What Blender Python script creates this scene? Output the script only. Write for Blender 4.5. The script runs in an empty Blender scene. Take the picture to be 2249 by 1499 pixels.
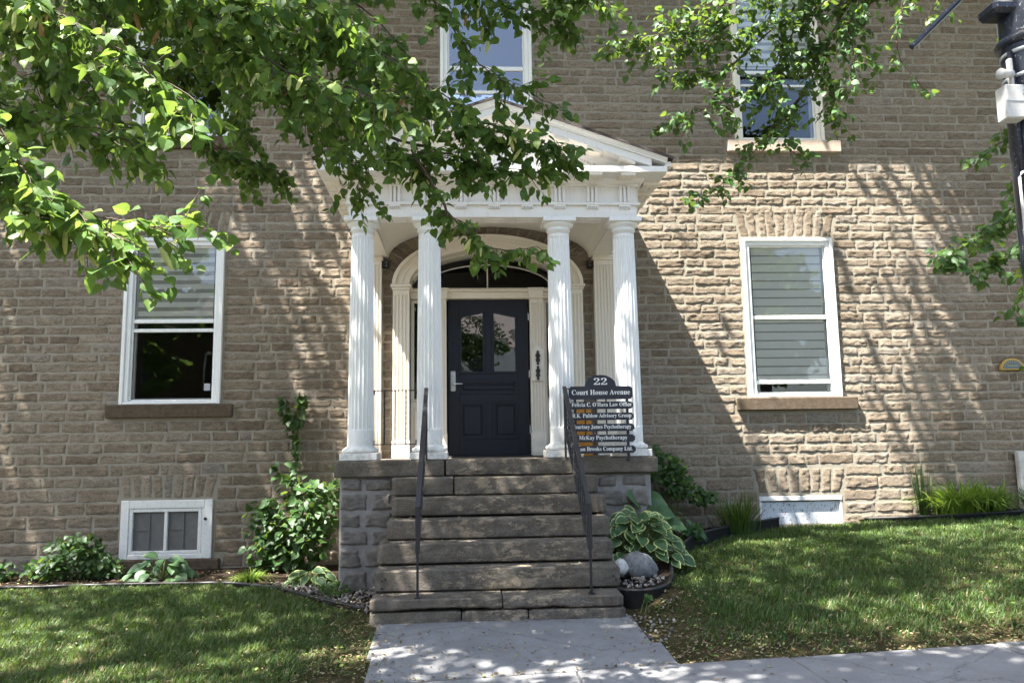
import bpy, math, random
import numpy as np
from mathutils import Vector, Matrix, Quaternion

random.seed(22)
RNG = np.random.default_rng(22)
SC = bpy.context.scene
COL = SC.collection

# ------------------------------------------------------------------ camera
YAW, PITCH, ROLL = 0.0588, 0.133, -0.0151
cf = Vector((math.sin(YAW) * math.cos(PITCH), math.cos(YAW) * math.cos(PITCH), math.sin(PITCH)))
cr = Vector((math.cos(YAW), -math.sin(YAW), 0.0))
cu = cr.cross(cf)
r2 = cr * math.cos(ROLL) + cu * math.sin(ROLL)
u2 = -cr * math.sin(ROLL) + cu * math.cos(ROLL)
CAM_LOC = Vector((-0.307, -10.363, 0.10))
cam = bpy.data.cameras.new('camera')
cam.sensor_width = 36.0
cam.lens = 36.0 * 1760 / 2249
cam.clip_end = 2000
camo = bpy.data.objects.new('camera', cam)
COL.objects.link(camo)
m = Matrix((r2, u2, -cf)).transposed().to_4x4()
m.translation = CAM_LOC
camo.matrix_world = m
SC.camera = camo

# ------------------------------------------------------------------ sky, sun, exposure
SUN = Vector((-0.45, -0.25, 1.0)).normalized()
w = bpy.data.worlds.new('World')
SC.world = w
w.use_nodes = True
nt = w.node_tree
sky = nt.nodes.new('ShaderNodeTexSky')
sky.sky_type = 'NISHITA'
sky.sun_disc = False
sky.sun_elevation = math.asin(SUN.z)
sky.sun_rotation = math.atan2(SUN.x, SUN.y)
sky.air_density = 1.0
sky.dust_density = 2.2
sky.ozone_density = 0.4
bg = nt.nodes['Background']
bg.inputs['Strength'].default_value = 0.065
nt.links.new(sky.outputs['Color'], bg.inputs['Color'])
sl = bpy.data.lights.new('sun', 'SUN')
sl.energy = 4.8
sl.angle = math.radians(0.53)
sl.color = (1.0, 0.96, 0.90)
so = bpy.data.objects.new('sun', sl)
COL.objects.link(so)
so.rotation_euler = SUN.to_track_quat('Z', 'Y').to_euler()
so.location = SUN * 40
SC.view_settings.view_transform = 'Standard'
SC.view_settings.look = 'None'
SC.view_settings.gamma = 1.0
SC.view_settings.exposure = 2.9
SC.cycles.max_bounces = 8
SC.cycles.transparent_max_bounces = 12
SC.cycles.use_denoising = True

# ------------------------------------------------------------------ node materials
class NM:
    def __init__(s, name):
        s.m = bpy.data.materials.new(name)
        s.m.use_nodes = True
        s.t = s.m.node_tree
        s.p = s.t.nodes['Principled BSDF']
        s.out = s.t.nodes['Material Output']
    def n(s, typ, ins=None, **kw):
        d = s.t.nodes.new(typ)
        for k, v in kw.items():
            setattr(d, k, v)
        for k, v in (ins or {}).items():
            s.set(d.inputs[k], v)
        return d
    def set(s, sock, v):
        if isinstance(v, bpy.types.NodeSocket):
            s.t.links.new(v, sock)
        else:
            if isinstance(v, tuple) and len(v) == 3 and sock.type == 'RGBA':
                v = v + (1.0,)
            sock.default_value = v
    def coord(s, kind='Object', scale=(1, 1, 1)):
        if kind == 'World':
            c = s.n('ShaderNodeNewGeometry').outputs['Position']
        else:
            c = s.n('ShaderNodeTexCoord').outputs[kind]
        return s.n('ShaderNodeMapping', {'Vector': c, 'Scale': scale}).outputs[0]
    def noise(s, vec, scale, detail=4, rough=0.6, out='Fac', dist=0.0):
        return s.n('ShaderNodeTexNoise', {'Vector': vec, 'Scale': scale, 'Detail': detail, 'Roughness': rough, 'Distortion': dist}).outputs[out]
    def ramp(s, fac, stops):
        d = s.n('ShaderNodeValToRGB', {'Fac': fac})
        e = d.color_ramp.elements
        while len(e) < len(stops):
            e.new(0.5)
        for i, (pos, c) in enumerate(stops):
            e[i].position = pos
            e[i].color = tuple(c) + (1,) if not isinstance(c, (int, float)) else (c, c, c, 1)
        return d.outputs['Color']
    def mix(s, fac, a, b, blend='MIX'):
        d = s.n('ShaderNodeMix', data_type='RGBA', blend_type=blend)
        s.set(d.inputs[0], fac); s.set(d.inputs[6], a); s.set(d.inputs[7], b)
        return d.outputs[2]
    def math(s, op, a, b=0.0):
        d = s.n('ShaderNodeMath', operation=op)
        s.set(d.inputs[0], a); s.set(d.inputs[1], b)
        return d.outputs[0]
    def bump(s, h, strength=0.5, dist=0.01, normal=None):
        d = s.n('ShaderNodeBump', {'Height': h, 'Strength': strength, 'Distance': dist})
        if normal is not None: s.set(d.inputs['Normal'], normal)
        return d.outputs[0]
    def attr(s, name):
        return s.n('ShaderNodeAttribute', attribute_name=name).outputs['Fac']
    def fin(s, color, rough=0.8, normal=None, spec=0.3, metal=0.0):
        s.set(s.p.inputs['Base Color'], color)
        s.set(s.p.inputs['Roughness'], rough)
        s.set(s.p.inputs['Specular IOR Level'], spec)
        s.set(s.p.inputs['Metallic'], metal)
        if normal is not None: s.set(s.p.inputs['Normal'], normal)
        return s.m

MAT = {}
def make_materials():
    # rough stone of the wall
    k = NM('wall_stone'); v = k.coord('World')
    vs = k.coord('World', (1, 1, 2.6))
    base = k.ramp(k.attr('tint'), [(0, (0.205, 0.160, 0.115)), (0.35, (0.255, 0.205, 0.150)), (0.7, (0.295, 0.243, 0.183)), (1, (0.262, 0.228, 0.185))])
    blot = k.ramp(k.noise(vs, 9, 6, 0.7), [(0.25, 0.55), (0.5, 1.0), (0.8, 1.3)])
    c = k.mix(1.0, base, blot, 'MULTIPLY')
    gr = k.ramp(k.noise(k.coord('World', (1, 1, 1.7)), 48, 5, 0.8), [(0.32, 0.50), (0.62, 1.18)])
    c = k.mix(1.0, c, gr, 'MULTIPLY')
    big = k.ramp(k.noise(v, 0.55, 4, 0.6), [(0.35, 0.82), (0.65, 1.12)])
    c = k.mix(1.0, c, big, 'MULTIPLY')

    sp = k.n('ShaderNodeSeparateXYZ', {'Vector': k.coord('World')}).outputs
    def blob(cx, cz, rx, rz):
        dx = k.math('DIVIDE', k.math('SUBTRACT', sp[0], cx), rx); dz = k.math('DIVIDE', k.math('SUBTRACT', sp[2], cz), rz)
        return k.math('ADD', k.math('MULTIPLY', dx, dx), k.math('MULTIPLY', dz, dz))
    nz = k.noise(k.coord('World', (1.6, 1.6, 0.8)), 4.0, 7, 0.75)
    rust = k.ramp(k.math('ADD', blob(-1.80, 2.35, 0.24, 0.75), k.math('MULTIPLY', nz, 1.6)), [(0.55, 0.75), (1.0, 0.0)])
    c = k.mix(rust, c, (0.105, 0.055, 0.026))
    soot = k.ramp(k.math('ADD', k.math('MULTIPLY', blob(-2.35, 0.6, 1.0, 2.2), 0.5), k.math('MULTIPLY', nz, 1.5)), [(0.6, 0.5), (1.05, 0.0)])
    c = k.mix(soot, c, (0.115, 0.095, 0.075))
    h = k.math('ADD', k.noise(vs, 38, 8, 0.72), k.math('MULTIPLY', k.noise(v, 130, 4, 0.7), 0.4))
    MAT['wall_stone'] = k.fin(c, 0.95, k.bump(h, 1.0, 0.016), 0.1)
    # mortar
    k = NM('mortar'); v = k.coord('World')
    c = k.ramp(k.noise(v, 5, 6, 0.65), [(0.3, (0.225, 0.200, 0.155)), (0.7, (0.315, 0.285, 0.228))])
    c = k.mix(k.ramp(k.noise(v, 1.3, 4), [(0.55, 0), (0.75, 0.5)]), c, (0.30, 0.27, 0.225))

    sp = k.n('ShaderNodeSeparateXYZ', {'Vector': k.coord('World')}).outputs
    def blob(cx, cz, rx, rz):
        dx = k.math('DIVIDE', k.math('SUBTRACT', sp[0], cx), rx); dz = k.math('DIVIDE', k.math('SUBTRACT', sp[2], cz), rz)
        return k.math('ADD', k.math('MULTIPLY', dx, dx), k.math('MULTIPLY', dz, dz))
    nz = k.noise(k.coord('World', (1.6, 1.6, 0.8)), 4.0, 7, 0.75)
    rust = k.ramp(k.math('ADD', blob(-1.80, 2.35, 0.24, 0.75), k.math('MULTIPLY', nz, 1.6)), [(0.55, 0.75), (1.0, 0.0)])
    c = k.mix(rust, c, (0.105, 0.055, 0.026))
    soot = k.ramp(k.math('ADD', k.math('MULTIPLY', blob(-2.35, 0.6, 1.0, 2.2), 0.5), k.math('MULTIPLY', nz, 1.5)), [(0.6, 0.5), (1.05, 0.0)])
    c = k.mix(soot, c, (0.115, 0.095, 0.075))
    MAT['mortar'] = k.fin(c, 0.95, k.bump(k.noise(v, 60, 8, 0.75), 0.7, 0.01), 0.1)
    # dressed sandstone (sills)
    k = NM('sill_stone'); v = k.coord('World')
    c = k.ramp(k.noise(v, 14, 8, 0.75), [(0.3, (0.060, 0.044, 0.030)), (0.55, (0.105, 0.080, 0.056)), (0.75, (0.165, 0.132, 0.098))])
    MAT['sill_stone'] = k.fin(c, 0.95, k.bump(k.noise(v, 70, 8, 0.75), 0.7, 0.008), 0.1)
    k = NM('pale_sill_stone'); v = k.coord('World')
    c = k.ramp(k.noise(v, 14, 8, 0.75), [(0.3, (0.34, 0.27, 0.21)), (0.7, (0.46, 0.38, 0.30))])
    MAT['pale_sill'] = k.fin(c, 0.95, k.bump(k.noise(v, 70, 8, 0.75), 0.7, 0.008), 0.1)
    # step stone: grey brown, flaking paint
    k = NM('step_stone'); v = k.coord('World'); vs = k.coord('World', (0.9, 1, 1.7))
    c = k.ramp(k.noise(vs, 7, 8, 0.7), [(0.25, (0.082, 0.069, 0.055)), (0.5, (0.150, 0.129, 0.106)), (0.75, (0.225, 0.200, 0.170))])
    fl = k.ramp(k.noise(k.coord('World', (1, 1, 2.2)), 5, 12, 0.82), [(0.525, 0), (0.56, 1)])
    xm = k.n('ShaderNodeSeparateXYZ', {'Vector': k.coord('World')}).outputs
    cen = k.ramp(k.math('ABSOLUTE', k.math('SUBTRACT', xm[0], 0.12)), [(0.40, 1), (0.72, 0.0)])
    c = k.mix(k.mix(1.0, fl, cen, 'MULTIPLY'), c, (0.33, 0.265, 0.185))
    moss = k.ramp(k.noise(v, 3.2, 6, 0.7), [(0.5, 0), (0.75, 0.55)])
    c = k.mix(moss, c, (0.10, 0.095, 0.062))
    c = k.mix(1.0, c, k.ramp(k.noise(v, 55, 6, 0.75), [(0.3, 0.6), (0.65, 1.15)]), 'MULTIPLY')
    c = k.mix(k.mix(1.0, k.mix(1.0, fl, cen, 'MULTIPLY'), (0.5, 0.5, 0.5), 'MULTIPLY'), c, (0.36, 0.295, 0.215))
    MAT['step_stone'] = k.fin(c, 0.92, k.bump(k.noise(vs, 30, 9, 0.78), 1.0, 0.014), 0.15)
    # pier stone dark
    k = NM('pier_stone'); v = k.coord('World')
    c = k.ramp(k.noise(v, 10, 8, 0.72), [(0.3, (0.12, 0.108, 0.098)), (0.7, (0.25, 0.225, 0.20))])
    MAT['pier_stone'] = k.fin(c, 0.95, k.bump(k.noise(v, 45, 8, 0.75), 0.9, 0.012), 0.1)
    k = NM('pier_mortar'); v = k.coord('World')
    c = k.ramp(k.noise(v, 8, 8, 0.7), [(0.3, (0.19, 0.178, 0.165)), (0.7, (0.33, 0.315, 0.30))])
    MAT['pier_mortar'] = k.fin(c, 0.95, k.bump(k.noise(v, 30, 8, 0.7), 0.8, 0.012), 0.1)
    # paints
    def paint(key, col, chip=0.64, dirt=0.25, ch=(0.30, 0.26, 0.21), csc=(1, 1, 1), cs=45):
        k = NM(key); v = k.coord('World'); vs = k.coord('World', (3, 3, 0.7))
        c = k.mix(k.ramp(k.noise(v, 4, 6, 0.7), [(0.4, 0), (0.8, dirt)]), col, tuple(x * 0.80 for x in col))
        c = k.mix(k.ramp(k.noise(vs, 14, 6, 0.75), [(0.55, 0), (0.8, dirt)]), c, (0.52, 0.49, 0.43))
        c = k.mix(k.ramp(k.noise(k.coord('World', csc), cs, 7, 0.75), [(chip, 0), (chip + 0.03, 0.8)]), c, ch)
        run = k.ramp(k.noise(k.coord('World', (9, 9, 0.5)), 5, 5, 0.7), [(0.56, 0), (0.72, 0.42)])
        c = k.mix(run, c, (0.44, 0.40, 0.33))
        zq = k.n('ShaderNodeSeparateXYZ', {'Vector': v}).outputs[2]
        low = k.math('MULTIPLY', k.ramp(k.math('ABSOLUTE', zq), [(0.02, 0.8), (0.30, 0.0)]), k.ramp(k.noise(v, 16, 7, 0.75), [(0.42, 0.0), (0.65, 1.0)]))
        c = k.mix(low, c, (0.40, 0.36, 0.29))
        MAT[key] = k.fin(c, 0.55, k.bump(k.noise(vs, 60, 6, 0.7), 0.25, 0.004), 0.35)
    paint('white_paint', (0.80, 0.80, 0.775), 0.69, 0.32)
    paint('cream_paint', (0.80, 0.735, 0.63), 0.74, 0.2)  # porch trim cream, with warm bounced light put into the colour
    paint('entab_paint', (0.80, 0.77, 0.72), 0.70, 0.22)  # warmer than the columns: light bounced off the ground is put into it
    paint('worn_paint', (0.74, 0.73, 0.70), 0.60, 0.5)
    paint('peeling_paint', (0.54, 0.58, 0.63), 0.55, 0.5, (0.09, 0.085, 0.08), (1.6, 1.6, .8), 26)
    # door
    k = NM('door_paint'); v = k.coord('World')
    c = k.mix(k.noise(v, 6, 4), (0.0055, 0.0075, 0.0145), (0.0075, 0.010, 0.018))
    MAT['door'] = k.fin(c, 0.42, k.bump(k.noise(k.coord('World', (8, 8, 0.6)), 40, 4), 0.08, 0.003), 0.4)
    k = NM('black_iron'); v = k.coord('World')
    c = k.mix(k.ramp(k.noise(v, 60, 5), [(0.6, 0), (0.75, 0.6)]), (0.016, 0.016, 0.019), (0.06, 0.045, 0.035))
    MAT['iron'] = k.fin(c, 0.42, k.bump(k.noise(v, 150, 3), 0.25, 0.002), 0.45)
    k = NM('black_plastic'); v = k.coord('World')
    c = k.mix(k.noise(v, 25, 5), (0.010, 0.010, 0.012), (0.035, 0.033, 0.032))
    MAT['edging'] = k.fin(c, 0.5, None, 0.4)
    k = NM('sign_board'); v = k.coord('World')
    MAT['sign'] = k.fin(k.mix(k.noise(v, 20, 5), (0.017, 0.019, 0.028), (0.026, 0.027, 0.038)), 0.5, None, 0.4)
    k = NM('sign_lettering'); MAT['letter'] = k.fin(k.mix(k.noise(k.coord('World'), 80, 3), (0.74, 0.74, 0.72), (0.82, 0.82, 0.80)), 0.5)
    k = NM('brushed_steel'); v = k.coord('World')
    MAT['steel'] = k.fin(k.mix(k.noise(v, 90, 3), (0.55, 0.56, 0.58), (0.66, 0.67, 0.69)), 0.32, None, 0.5, 0.85)
    k = NM('orange_wood'); v = k.coord('World', (1, 1, 6))
    MAT['orange'] = k.fin(k.ramp(k.noise(v, 6, 5), [(0.3, (0.40, 0.17, 0.022)), (0.7, (0.55, 0.26, 0.04))]), 0.5)
    k = NM('roof_shingle'); v = k.coord('World')
    MAT['roof'] = k.fin(k.ramp(k.noise(v, 12, 6), [(0.3, (0.035, 0.028, 0.025)), (0.7, (0.085, 0.068, 0.06))]), 0.9, k.bump(k.noise(v, 40, 5), 0.6, 0.01))
    k = NM('room_plaster'); MAT['room'] = k.fin(k.mix(k.noise(k.coord('World'), 2), (0.16, 0.15, 0.14), (0.22, 0.21, 0.20)), 0.9)
    k = NM('blind_fabric'); v = k.coord('World', (1, 1, 1))
    MAT['blind'] = k.fin(k.mix(k.noise(v, 120, 3), (0.68, 0.66, 0.58), (0.76, 0.74, 0.66)), 0.85)
    k = NM('blind_gauze'); v = k.coord('World')
    MAT['gauze'] = k.fin(k.mix(k.noise(v, 160, 3), (0.30, 0.29, 0.25), (0.37, 0.355, 0.31)), 0.9)
    # glass: clear pane that mirrors what stands opposite
    def glass(key, ior, tint, wav):
        k = NM(key); v = k.coord('World')
        k.t.nodes.remove(k.p)
        fr = k.n('ShaderNodeFresnel', {'IOR': ior})
        b = k.bump(k.noise(v, 5.0, 2, 0.4), wav, 0.01)
        gl = k.n('ShaderNodeBsdfGlossy', {'Color': (0.95, 0.97, 1.0, 1), 'Roughness': 0.01, 'Normal': b})
        tr = k.n('ShaderNodeBsdfTransparent', {'Color': tint + (1,)})
        mx = k.n('ShaderNodeMixShader', {0: fr.outputs[0], 1: tr.outputs[0], 2: gl.outputs[0]})
        k.t.links.new(mx.outputs[0], k.out.inputs[0])
        MAT[key] = k.m
    glass('window_glass', 1.50, (0.985, 0.99, 0.985), 0.04)
    glass('upper_glass', 2.4, (0.97, 0.98, 0.98), 0.03)  # same glass as the other windows, index raised to brighten the mirrored sky
    glass('old_glass', 2.3, (0.75, 0.77, 0.76), 0.35)
    k = NM('insect_screen'); v = k.coord('World')
    MAT['screen'] = k.fin(k.mix(k.noise(v, 14, 5), (0.11, 0.105, 0.10), (0.19, 0.18, 0.17)), 0.9, None, 0.1)
    # concrete
    k = NM('concrete'); v = k.coord('World')
    c = k.ramp(k.noise(v, 2.2, 8, 0.7), [(0.3, (0.165, 0.165, 0.167)), (0.7, (0.245, 0.245, 0.247))])
    c = k.mix(k.ramp(k.noise(v, 110, 4, 0.8), [(0.42, 0.45), (0.5, 0)]), c, (0.13, 0.125, 0.12))
    c = k.mix(k.ramp(k.noise(v, 0.9, 7, 0.75), [(0.55, 0), (0.75, 0.4)]), c, (0.19, 0.18, 0.165))
    vo = k.n('ShaderNodeTexVoronoi', {'Vector': k.mix(0.25, v, k.noise(v, 3, 5, 0.7, 'Color')), 'Scale': 0.9}, feature='DISTANCE_TO_EDGE').outputs['Distance']
    c = k.mix(k.ramp(vo, [(0.0, 0.75), (0.006, 0.0)]), c, (0.09, 0.085, 0.08))
    c = k.mix(k.ramp(k.noise(v, 5, 8, 0.8), [(0.52, 0), (0.62, 0.35)]), c, (0.17, 0.16, 0.145))
    MAT['concrete'] = k.fin(c, 0.9, k.bump(k.noise(v, 140, 5, 0.75), 0.5, 0.004), 0.2)
    k = NM('asphalt'); v = k.coord('World')
    MAT['asphalt'] = k.fin(k.ramp(k.noise(v, 90, 5), [(0.3, (0.035, 0.035, 0.036)), (0.7, (0.07, 0.07, 0.07))]), 0.9, k.bump(k.noise(v, 200, 4), 0.5, 0.004))
    # soil and lawn ground
    k = NM('lawn_soil'); v = k.coord('World')
    c = k.ramp(k.noise(v, 3.0, 8, 0.75), [(0.3, (0.035, 0.036, 0.016)), (0.5, (0.065, 0.060, 0.026)), (0.7, (0.11, 0.082, 0.05))])
    MAT['lawn'] = k.fin(c, 1.0, k.bump(k.noise(v, 60, 8, 0.8), 1.0, 0.02), 0.05)
    k = NM('bed_soil'); v = k.coord('World')
    c = k.ramp(k.noise(v, 35, 9, 0.8), [(0.3, (0.014, 0.011, 0.009)), (0.6, (0.05, 0.036, 0.026)), (0.8, (0.13, 0.09, 0.055))])
    MAT['soil'] = k.fin(c, 1.0, k.bump(k.noise(v, 60, 8, 0.8), 1.0, 0.03), 0.05)
    # greenery
    def leafmat(key, stops, trans=0.35, rough=0.42, tcol=(0.30, 0.42, 0.05), spec=0.4):
        k = NM(key)
        c = k.ramp(k.attr('tint'), stops)
        c = k.mix(1.0, c, k.ramp(k.noise(k.coord('World'), 40, 4), [(0.3, 0.75), (0.7, 1.2)]), 'MULTIPLY')
        k.fin(c, rough, None, spec)
        tc = k.mix(1.0, c, tcol, 'MULTIPLY')
        tr = k.n('ShaderNodeBsdfTranslucent', {'Color': k.mix(0.6, c, tcol)})
        mx = k.n('ShaderNodeMixShader', {0: trans, 1: k.p.outputs[0], 2: tr.outputs[0]})
        k.t.links.new(mx.outputs[0], k.out.inputs[0])
        MAT[key] = k.m
    leafmat('linden_leaf', [(0, (0.034, 0.084, 0.016)), (0.5, (0.070, 0.142, 0.023)), (0.85, (0.13, 0.195, 0.036)), (1, (0.16, 0.22, 0.07))], 0.40, 0.55, (0.27, 0.39, 0.06), 0.3)
    leafmat('light_leaf', [(0, (0.026, 0.072, 0.018)), (0.6, (0.048, 0.112, 0.026)), (1, (0.15, 0.25, 0.038))], 0.32, 0.5)
    leafmat('bract', [(0, (0.46, 0.50, 0.16)), (0.8, (0.60, 0.60, 0.26)), (1, (0.36, 0.19, 0.09))], 0.4, 0.6, (0.6, 0.6, 0.2))
    leafmat('grass', [(0, (0.028, 0.068, 0.014)), (0.5, (0.056, 0.116, 0.023)), (0.85, (0.108, 0.165, 0.036)), (1, (0.24, 0.21, 0.11))], 0.3, 0.55, (0.25, 0.36, 0.04))
    leafmat('shrub_leaf', [(0, (0.018, 0.052, 0.012)), (1, (0.045, 0.10, 0.022))], 0.3, 0.5)
    leafmat('lime_leaf', [(0, (0.11, 0.20, 0.025)), (1, (0.23, 0.34, 0.05))], 0.38, 0.5)
    leafmat('hosta_green', [(0, (0.040, 0.098, 0.040)), (1, (0.075, 0.150, 0.058))], 0.25, 0.5)
    leafmat('hosta_edge', [(0, (0.36, 0.44, 0.15)), (1, (0.52, 0.56, 0.26))], 0.3, 0.5)
    leafmat('litter', [(0, (0.075, 0.048, 0.03)), (0.5, (0.20, 0.145, 0.085)), (0.8, (0.36, 0.30, 0.18)), (1, (0.28, 0.36, 0.12))], 0.15, 0.8, (0.4, 0.3, 0.1), 0.1)
    k = NM('bark'); v = k.coord('World', (1, 1, 0.35))
    MAT['bark'] = k.fin(k.ramp(k.noise(v, 30, 7, 0.7), [(0.3, (0.045, 0.034, 0.026)), (0.7, (0.135, 0.11, 0.09))]), 0.95, k.bump(k.noise(v, 50, 6), 0.9, 0.01))
    k = NM('twig_bark'); MAT['twig'] = k.fin(k.mix(k.noise(k.coord('World'), 40), (0.055, 0.036, 0.026), (0.13, 0.095, 0.07)), 0.85)
    k = NM('green_stem'); MAT['stem'] = k.fin(k.mix(k.noise(k.coord('World'), 40), (0.07, 0.10, 0.03), (0.13, 0.16, 0.05)), 0.7)
    k = NM('river_pebble')
    c = k.ramp(k.attr('tint'), [(0, (0.07, 0.058, 0.048)), (0.5, (0.17, 0.15, 0.13)), (1, (0.34, 0.315, 0.285))])
    MAT['pebble'] = k.fin(c, 0.8, None, 0.3)
    k = NM('boulder_white'); v = k.coord('World')
    MAT['boulder_w'] = k.fin(k.ramp(k.noise(v, 22, 8, 0.75), [(0.3, (0.25, 0.245, 0.235)), (0.5, (0.52, 0.51, 0.49)), (0.7, (0.66, 0.65, 0.62))]), 0.85, k.bump(k.noise(v, 60, 6), 0.5, 0.006))
    k = NM('boulder_grey'); v = k.coord('World')
    MAT['boulder_g'] = k.fin(k.ramp(k.noise(v, 22, 9, 0.78), [(0.35, (0.075, 0.078, 0.082)), (0.55, (0.18, 0.183, 0.187)), (0.72, (0.31, 0.31, 0.31))]), 0.85, k.bump(k.noise(v, 60, 6), 0.5, 0.006))
    # pole
    k = NM('pole_paint'); v = k.coord('World')
    c = k.mix(k.ramp(k.noise(v, 45, 8, 0.75), [(0.60, 0), (0.66, 1)]), (0.010, 0.012, 0.022), (0.42, 0.40, 0.36))
    MAT['pole'] = k.fin(c, 0.35, k.bump(k.noise(v, 60, 4), 0.2, 0.003), 0.5)
    k = NM('white_plastic'); v = k.coord('World')
    MAT['plastic'] = k.fin(k.mix(k.ramp(k.noise(v, 9, 5), [(0.45, 0), (0.75, 0.7)]), (0.52, 0.51, 0.48), (0.34, 0.325, 0.29)), 0.5)
    k = NM('band_metal'); v = k.coord('World')
    MAT['band'] = k.fin(k.mix(k.noise(v, 60, 4), (0.30, 0.32, 0.33), (0.5, 0.52, 0.52)), 0.45, None, 0.5, 0.6)
    k = NM('plaque_blue'); MAT['plaque'] = k.fin(k.mix(k.noise(k.coord('World'), 40), (0.085, 0.125, 0.14), (0.12, 0.17, 0.18)), 0.6)
    k = NM('plaque_gold'); MAT['gold'] = k.fin(k.mix(k.noise(k.coord('World'), 60), (0.40, 0.25, 0.055), (0.52, 0.34, 0.09)), 0.5)
    k = NM('pale_render'); v = k.coord('World')
    MAT['render'] = k.fin(k.ramp(k.noise(v, 1.5, 6), [(0.3, (0.48, 0.46, 0.43)), (0.7, (0.60, 0.58, 0.55))]), 0.9)
    k = NM('dark_pane'); MAT['dark'] = k.fin(k.mix(k.noise(k.coord('World'), 3), (0.02, 0.022, 0.026), (0.035, 0.037, 0.042)), 0.15, None, 0.5)
make_materials()

# ------------------------------------------------------------------ mesh helpers
class MB:
    def __init__(s):
        s.v = []; s.f = []
    def add(s, vs, fs):
        o = len(s.v)
        s.v += [tuple(map(float, p)) for p in vs]
        s.f += [tuple(i + o for i in f) for f in fs]
        return s
    def box(s, x0, x1, y0, y1, z0, z1):
        return s.add([(x0, y0, z0), (x1, y0, z0), (x1, y1, z0), (x0, y1, z0), (x0, y0, z1), (x1, y0, z1), (x1, y1, z1), (x0, y1, z1)],
                     [(0, 3, 2, 1), (4, 5, 6, 7), (0, 1, 5, 4), (1, 2, 6, 5), (2, 3, 7, 6), (3, 0, 4, 7)])
    def bbox(s, x0, x1, y0, y1, z0, z1, b=0.006):
        """box with chamfered edges"""
        vs = []
        for sx in (0, 1):
            for sy in (0, 1):
                for sz in (0, 1):
                    X, Y, Z = (x0, x1)[sx], (y0, y1)[sy], (z0, z1)[sz]
                    bx, by, bz = (b, -b)[sx], (b, -b)[sy], (b, -b)[sz]
                    vs += [(X, Y + by, Z + bz), (X + bx, Y, Z + bz), (X + bx, Y + by, Z)]
        def i(sx, sy, sz, k): return ((sx * 2 + sy) * 2 + sz) * 3 + k
        fs = []
        for t in (0, 1):
            q = [(0, 0), (1, 0), (1, 1), (0, 1)]
            fs.append([i(t, a, c, 0) for a, c in (q if t else q[::-1])])
            fs.append([i(a, t, c, 1) for a, c in (q[::-1] if t else q)])
            fs.append([i(a, c, t, 2) for a, c in (q if t else q[::-1])])
        for a in (0, 1):
            for c in (0, 1):
                fs.append([i(a, c, 0, 0), i(a, c, 0, 1), i(a, c, 1, 1), i(a, c, 1, 0)])
                fs.append([i(a, 0, c, 0), i(a, 0, c, 2), i(a, 1, c, 2), i(a, 1, c, 0)])
                fs.append([i(0, a, c, 1), i(0, a, c, 2), i(1, a, c, 2), i(1, a, c, 1)])
                for d in (0, 1):
                    fs.append([i(a, c, d, 0), i(a, c, d, 1), i(a, c, d, 2)])
        return s.add(vs, fs)
    def prism_y(s, poly, y0, y1):
        """polygon in xz, extruded along y"""
        n = len(poly)
        vs = [(x, y0, z) for x, z in poly] + [(x, y1, z) for x, z in poly]
        fs = [tuple(range(n)), tuple(range(2 * n - 1, n - 1, -1))]
        fs += [(i, i + n, (i + 1) % n + n, (i + 1) % n) for i in range(n)]
        return s.add(vs, fs)
    def prism_z(s, poly, z0, z1):
        n = len(poly)
        vs = [(x, y, z0) for x, y in poly] + [(x, y, z1) for x, y in poly]
        fs = [tuple(range(n - 1, -1, -1)), tuple(range(n, 2 * n))]
        fs += [(i, (i + 1) % n, (i + 1) % n + n, i + n) for i in range(n)]
        return s.add(vs, fs)
    def lathe(s, prof, cx, cy, n=32, cap=True):
        vs = []; fs = []
        for r, z in prof:
            for k in range(n):
                a = 2 * math.pi * k / n
                vs.append((cx + r * math.cos(a), cy + r * math.sin(a), z))
        for j in range(len(prof) - 1):
            for k in range(n):
                a, b = j * n + k, j * n + (k + 1) % n
                fs.append((a, b, b + n, a + n))
        if cap:
            fs.append(tuple(range(n - 1, -1, -1)))
            fs.append(tuple((len(prof) - 1) * n + k for k in range(n)))
        return s.add(vs, fs)
    def tube(s, pts, rad, n=8, cap=True):
        pts = [Vector(p) for p in pts]
        if not isinstance(rad, (list, tuple)): rad = [rad] * len(pts)
        vs = []; fs = []
        for i, p in enumerate(pts):
            d = (pts[min(i + 1, len(pts) - 1)] - pts[max(i - 1, 0)]).normalized()
            ref = Vector((0, 0, 1)) if abs(d.z) < 0.9 else Vector((1, 0, 0))
            a = d.cross(ref).normalized(); b = d.cross(a)
            for k in range(n):
                t = 2 * math.pi * k / n
                vs.append(p + (a * math.cos(t) + b * math.sin(t)) * rad[i])
        for j in range(len(pts) - 1):
            for k in range(n):
                q, r = j * n + k, j * n + (k + 1) % n
                fs.append((q, q + n, r + n, r))
        if cap:
            fs.append(tuple(range(n))); fs.append(tuple((len(pts) - 1) * n + k for k in range(n - 1, -1, -1)))
        return s.add(vs, fs)
    def bar(s, a, b, w, h):
        """square bar from a to b"""
        a = Vector(a); b = Vector(b); d = (b - a).normalized()
        ref = Vector((0, 0, 1)) if abs(d.z) < 0.98 else Vector((0, 1, 0))
        x = d.cross(ref).normalized() * (w / 2); y = x.cross(d).normalized() * (h / 2)
        vs = [p + i * x + j * y for p in (a, b) for i, j in ((-1, -1), (1, -1), (1, 1), (-1, 1))]
        return s.add(vs, [(0, 1, 2, 3), (7, 6, 5, 4), (0, 4, 5, 1), (1, 5, 6, 2), (2, 6, 7, 3), (3, 7, 4, 0)])

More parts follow.
